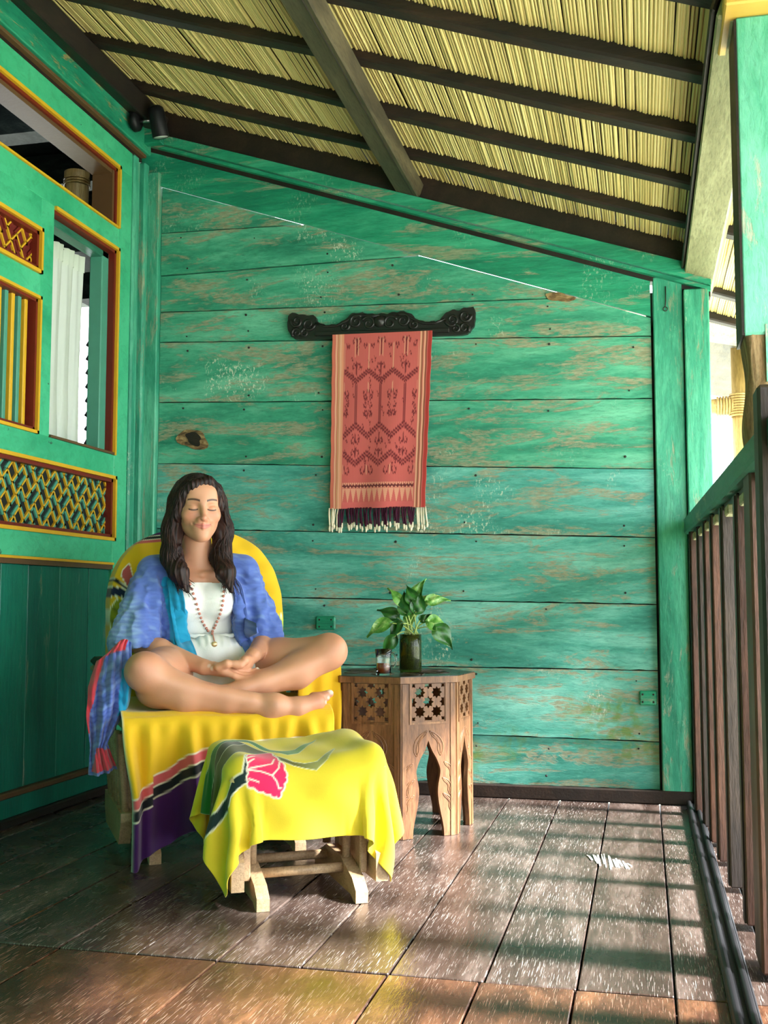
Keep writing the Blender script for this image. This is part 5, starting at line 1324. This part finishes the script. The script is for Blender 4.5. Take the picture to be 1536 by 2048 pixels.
def lapel(name, ctrl, w, col, sgn):
    nz, nw = 60, 14; P = np.zeros((nw, nz, 3)); zs = np.linspace(ctrl[0][1], ctrl[-1][1], nz)
    yy = np.linspace(-.2, .1, 101)
    for i in range(nw):
        xe = np.interp(-zs, [-c[1] for c in ctrl], [c[0] for c in ctrl]); t_ = np.linspace(0, 1, nz); x = xe+sgn*w*(.8+.5*t_)*i/(nw-1)
        G = np.stack(np.broadcast_arrays(x[:, None], yy[None], zs[:, None]), -1); dd = np.minimum(topf.at(G), shf.at(G))
        if i >= nw-4: dd = np.minimum(dd, rob.at(G))
        y = yy[np.argmax(dd < .008, 1)]; P[i] = np.stack([x, y-.002-.004*np.sin(i*.9+t_*5), zs], -1)
    k_ = np.ones(5)/5
    for i in range(nw): P[i, :, 1] = np.convolve(np.pad(P[i, :, 1], 2, 'edge'), k_, 'valid')
    C = np.zeros(P.shape); C[:] = col; paint(C, .35*(np.sin(P[..., 2]*300+P[..., 0]*90) > .3), col*.72)
    return grid_obj(name, P, C, M['robe'], robe, .004)
lapel('turquoise_lapel', [(-.098, .845), (-.104, .81), (-.092, .72), (-.078, .66), (-.064, .60), (-.054, .548)], .046, TQ, -1)
lapel('blue_lapel', [(.040, .850), (.066, .81), (.076, .72), (.084, .66), (.096, .60), (.104, .572)], .034, BL, 1)
# tail of the robe spread over the arm of the chair
nu, nv = 70, 120
LO = [(.0, -.335, .585), (.06, -.372, .570), (.2, -.402, .50), (.45, -.408, .42), (.7, -.395, .335), (1, -.395, .245)]
RO = [(.0, -.268, .625), (.12, -.272, .58), (.3, -.276, .50), (.48, -.284, .44), (.62, -.318, .385), (.75, -.345, .335), (1, -.318, .262)]
P = np.zeros((nu, nv, 3)); C = np.zeros((nu, nv, 3))
for j in range(nv):
    w = j/(nv-1)
    l = [np.interp(w, [q[0] for q in LO], [q[k] for q in LO]) for k in (1, 2)]; r = [np.interp(w, [q[0] for q in RO], [q[k] for q in RO]) for k in (1, 2)]
    for i in range(nu):
        u = i/(nu-1); x = l[0]+(r[0]-l[0])*u; z = l[1]+(r[1]-l[1])*u
        bulge = math.sin(math.pi*u)
        y = -.13 - .115*smooth01(w/.25) - .035*bulge - .016*math.sin(u*15+w*4)*min(1, w*3) - .008*math.sin(u*33-w*7)
        if w < .12: z += .028*math.sin(math.pi*u)*(1-w/.12)
        P[i, j] = (x, y, z)
P[..., 1] += .004*np.sin(P[..., 2]*140+3*np.sin(P[..., 0]*60))
u = np.linspace(0, 1, nu)[:, None]*np.ones((1, nv)); w = np.linspace(0, 1, nv)[None]*np.ones((nu, 1))
C[:] = BL; st = np.sin(w*150+2.0*np.sin(u*9+w*5)+np.sin(u*31)); paint(C, np.clip(st*1.3-.1, 0, 1)*.6, BL2); paint(C, np.clip(np.sin(w*44+u*6)-.6, 0, 1), BL3)
RD = srgb(206, 62, 74); RDd = srgb(170, 40, 56)
paint(C, 1.0*((u < .26-.4*w) & (w < .60)), RD); paint(C, 1.0*((w < .06) & (u < .8)), RD)
paint(C, 1.0*((u > .68+.25*np.abs(w-.3)) & (w > .16) & (w < .52)), TQ)
paint(C, 1.0*((w > .70+.10*u) & (u > .25+.9*(.8-w)) & (w < .97)), RD)
grid_obj('robe_tail', P, C, M['robe'], robe, .003)

# ---- bead necklace with a pendant
M['bead'] = plain('rose_bead', srgb(198, 132, 116), .3, .5); M['gold'] = plain('pale_gold_disc', srgb(214, 186, 140), .3, .5, Metallic=.6)
nk = empty('necklace', (0, 0, 0), 0, PR)
def chest_y(x, z):
    ys = np.linspace(-.20, .10, 301); P = np.stack([np.full(301, x), ys, np.full(301, z)], -1)
    dd = np.minimum(topf.at(P), shf.at(P)) if z < .82 else torso.at(P); i = int(np.argmax(dd < .0065)); return ys[i]
ctrl = [(-.090, .862), (-.078, .82), (-.066, .775), (-.048, .725), (-.030, .685), (-.010, .655), (-.002, .647), (.008, .660), (.018, .69), (.026, .73), (.032, .775), (.036, .82), (.038, .862)]
cp = splinefy(ctrl, 6); acc_ = 0; last = None; bm_ = MB().lathe([(0, .0048), (.0026, .0042), (.0044, .002), (.0048, 0), (.0044, -.002), (.0026, -.0042), (0, -.0048)], 10).mesh('bead'); bm_.materials.append(M['bead'])
for (x, z) in cp:
    if last is None or math.hypot(x-last[0], z-last[1]) > .0098:
        last = (x, z); inst('bead', bm_, nk, (x, chest_y(x, z), z))
yb_ = chest_y(-.002, .625)
MB().tube([(-.002, chest_y(-.002, .645), .645), (-.002, yb_, .625)], .002, 6).build('cord', M['bead'], nk)
MB().lathe([(0, .002), (.0085, .002), (.0095, 0), (.0085, -.002), (0, -.002)], 18, Matrix.Translation((-.002, yb_-.003, .614)) @ Matrix.Rotation(math.pi/2, 4, 'X')).build('pendant', M['gold'], nk)

# ---- long dark hair: a soft mass plus locks
hf = Field()
hf.ell(hd(0, .028, .032), (.083, .096, .083), .02)
for m in (-1, 1):
    hf.cone(hd(m*.070, .012, .02), hd(m*.082, .002, -.075), .026, .030, .03)
    e = -.030 if m < 0 else .040
    x1 = -.088 if m < 0 else .072; x2 = -.070 if m < 0 else .082; x3 = -.030 if m < 0 else .098
    hf.cone(hd(m*.082, .002, -.075), hd(x1, -.020, -.165), .030, .030, .03).cone(hd(x1, -.020, -.165), hd(x2, -.055, -.215), .030, .026, .03).cone(hd(x2, -.055, -.215), hd(x3+(-.012 if m < 0 else 0), -.068, -.276), .026, .006, .03)
hf.cone(hd(0, .085, .0), hd(0, .10, -.17), .05, .05, .04)
SWEEP = [(hd(.018, -.064, .080), hd(-.030, -.068, .066), .017, .017), (hd(-.030, -.068, .066), hd(-.062, -.048, .028), .017, .018), (hd(-.062, -.048, .028), hd(-.072, -.030, -.03), .018, .022), (hd(.018, -.064, .080), hd(.050, -.052, .055), .015, .016), (hd(.050, -.052, .055), hd(.066, -.034, .0), .016, .020)]
hf.ell(hd(.004, -.090, -.022), (.057, .060, .083), .012, 's').cone(hd(.004, -.070, -.06), hd(.012, -.05, -.2), .050, .040, .01, 's')
for a_, b_, r0, r1 in SWEEP: hf.cone(a_, b_, r0, r1, .012)
d, ax = hf.grid((-.20, -.14, .76), (.10, .20, 1.20), .0032); v, f = surface_nets(d, ax)
n = vnormals(v, f); ang = np.arctan2(v[:, 0]-HC[0], -(v[:, 1]-HC[1])+.02)
v = v+n*(.0016*np.sin(ang*46+3*np.sin(v[:, 2]*16))+.0010*np.sin(ang*97+v[:, 2]*30))[:, None]
t = NT('dark_brown_hair'); sn = t.noise(t.scale(t.pos, (130, 130, 7)), 1, 3, .6)
c = t.ramp(sn, [(.35, srgb(20,11,11)), (.55, srgb(40,23,21)), (.75, srgb(78,48,38))]); t.bump(sn, .35, .003)
M['hair'] = t.fin(c, .52, .28)
me = np_mesh('hair', v, f); me.materials.append(M['hair']); hair = link(bpy.data.objects.new('hair', me), PR)
rg = random.Random(3); mb = MB()
def on_hair(P_, lift):
    P_ = np.array(P_, float)
    for _ in range(3):
        e = .002; d0 = hf.at(P_)
        g = np.stack([hf.at(P_+np.eye(3)[k]*e)-d0 for k in range(3)], -1)/e; g /= np.linalg.norm(g, axis=-1, keepdims=True)+1e-9
        P_ = P_-g*(d0-lift)[..., None]
    return P_
ALL = []
for s_ in range(260):
    m = -1 if s_ % 2 else 1; t_ = rg.random(); L = rg.uniform(.75, 1.04)
    px0 = .014
    e = (-.042 if m < 0 else .096)+rg.uniform(-.032, .034); y_t = -.058+.12*t_
    path = [(px0+m*.004, -.072+.15*t_, .094-.01*t_*t_), (px0*.5+m*.045, -.066+.13*t_, .066), (m*.072, y_t+.004, .014), (m*.090, y_t*.8+.01, -.06), ((-.092 if m < 0 else .082)+rg.uniform(-.014, .014), y_t*.6-.012, -.14), ((-.080 if m < 0 else .084)+rg.uniform(-.02, .02), -.045+.03*t_, -.205), (e, -.070+.02*t_+rg.uniform(-.014, .01), rg.uniform(-.298, -.25))]
    pts = [HC+np.array(q) for q in path]; q = []
    A_ = np.array(pts)
    for w_ in np.linspace(0, L*(len(A_)-1) if L < 1 else len(A_)-1, 15):
        i = min(int(w_), len(A_)-2); fr2 = w_-i
        p0, p1, p2, p3 = A_[max(i-1, 0)], A_[i], A_[i+1], A_[min(i+2, len(A_)-1)]
        q.append(.5*((2*p1)+(-p0+p2)*fr2+(2*p0-5*p1+4*p2-p3)*fr2*fr2+(-p0+3*p1-3*p2+p3)*fr2**3))
    ALL.append(q)
ALL = np.array(ALL); SN = on_hair(ALL, RNG.uniform(-.0008, .0010, ALL.shape[0])[:, None]*np.ones((1, ALL.shape[1]))); SN[:, -1] = ALL[:, -1]; SN[:, -2] = ALL[:, -2]*.5+SN[:, -2]*.5
for q in SN:
    r0 = rg.uniform(.0014, .0026); mb.tube(q, [r0*min(1, .4+k*.2)*(1.15 if k < 11 else 1.15-.2*(k-10)) for k in range(len(q))], 5)
mb.build('hair_locks', M['hair'], hair)
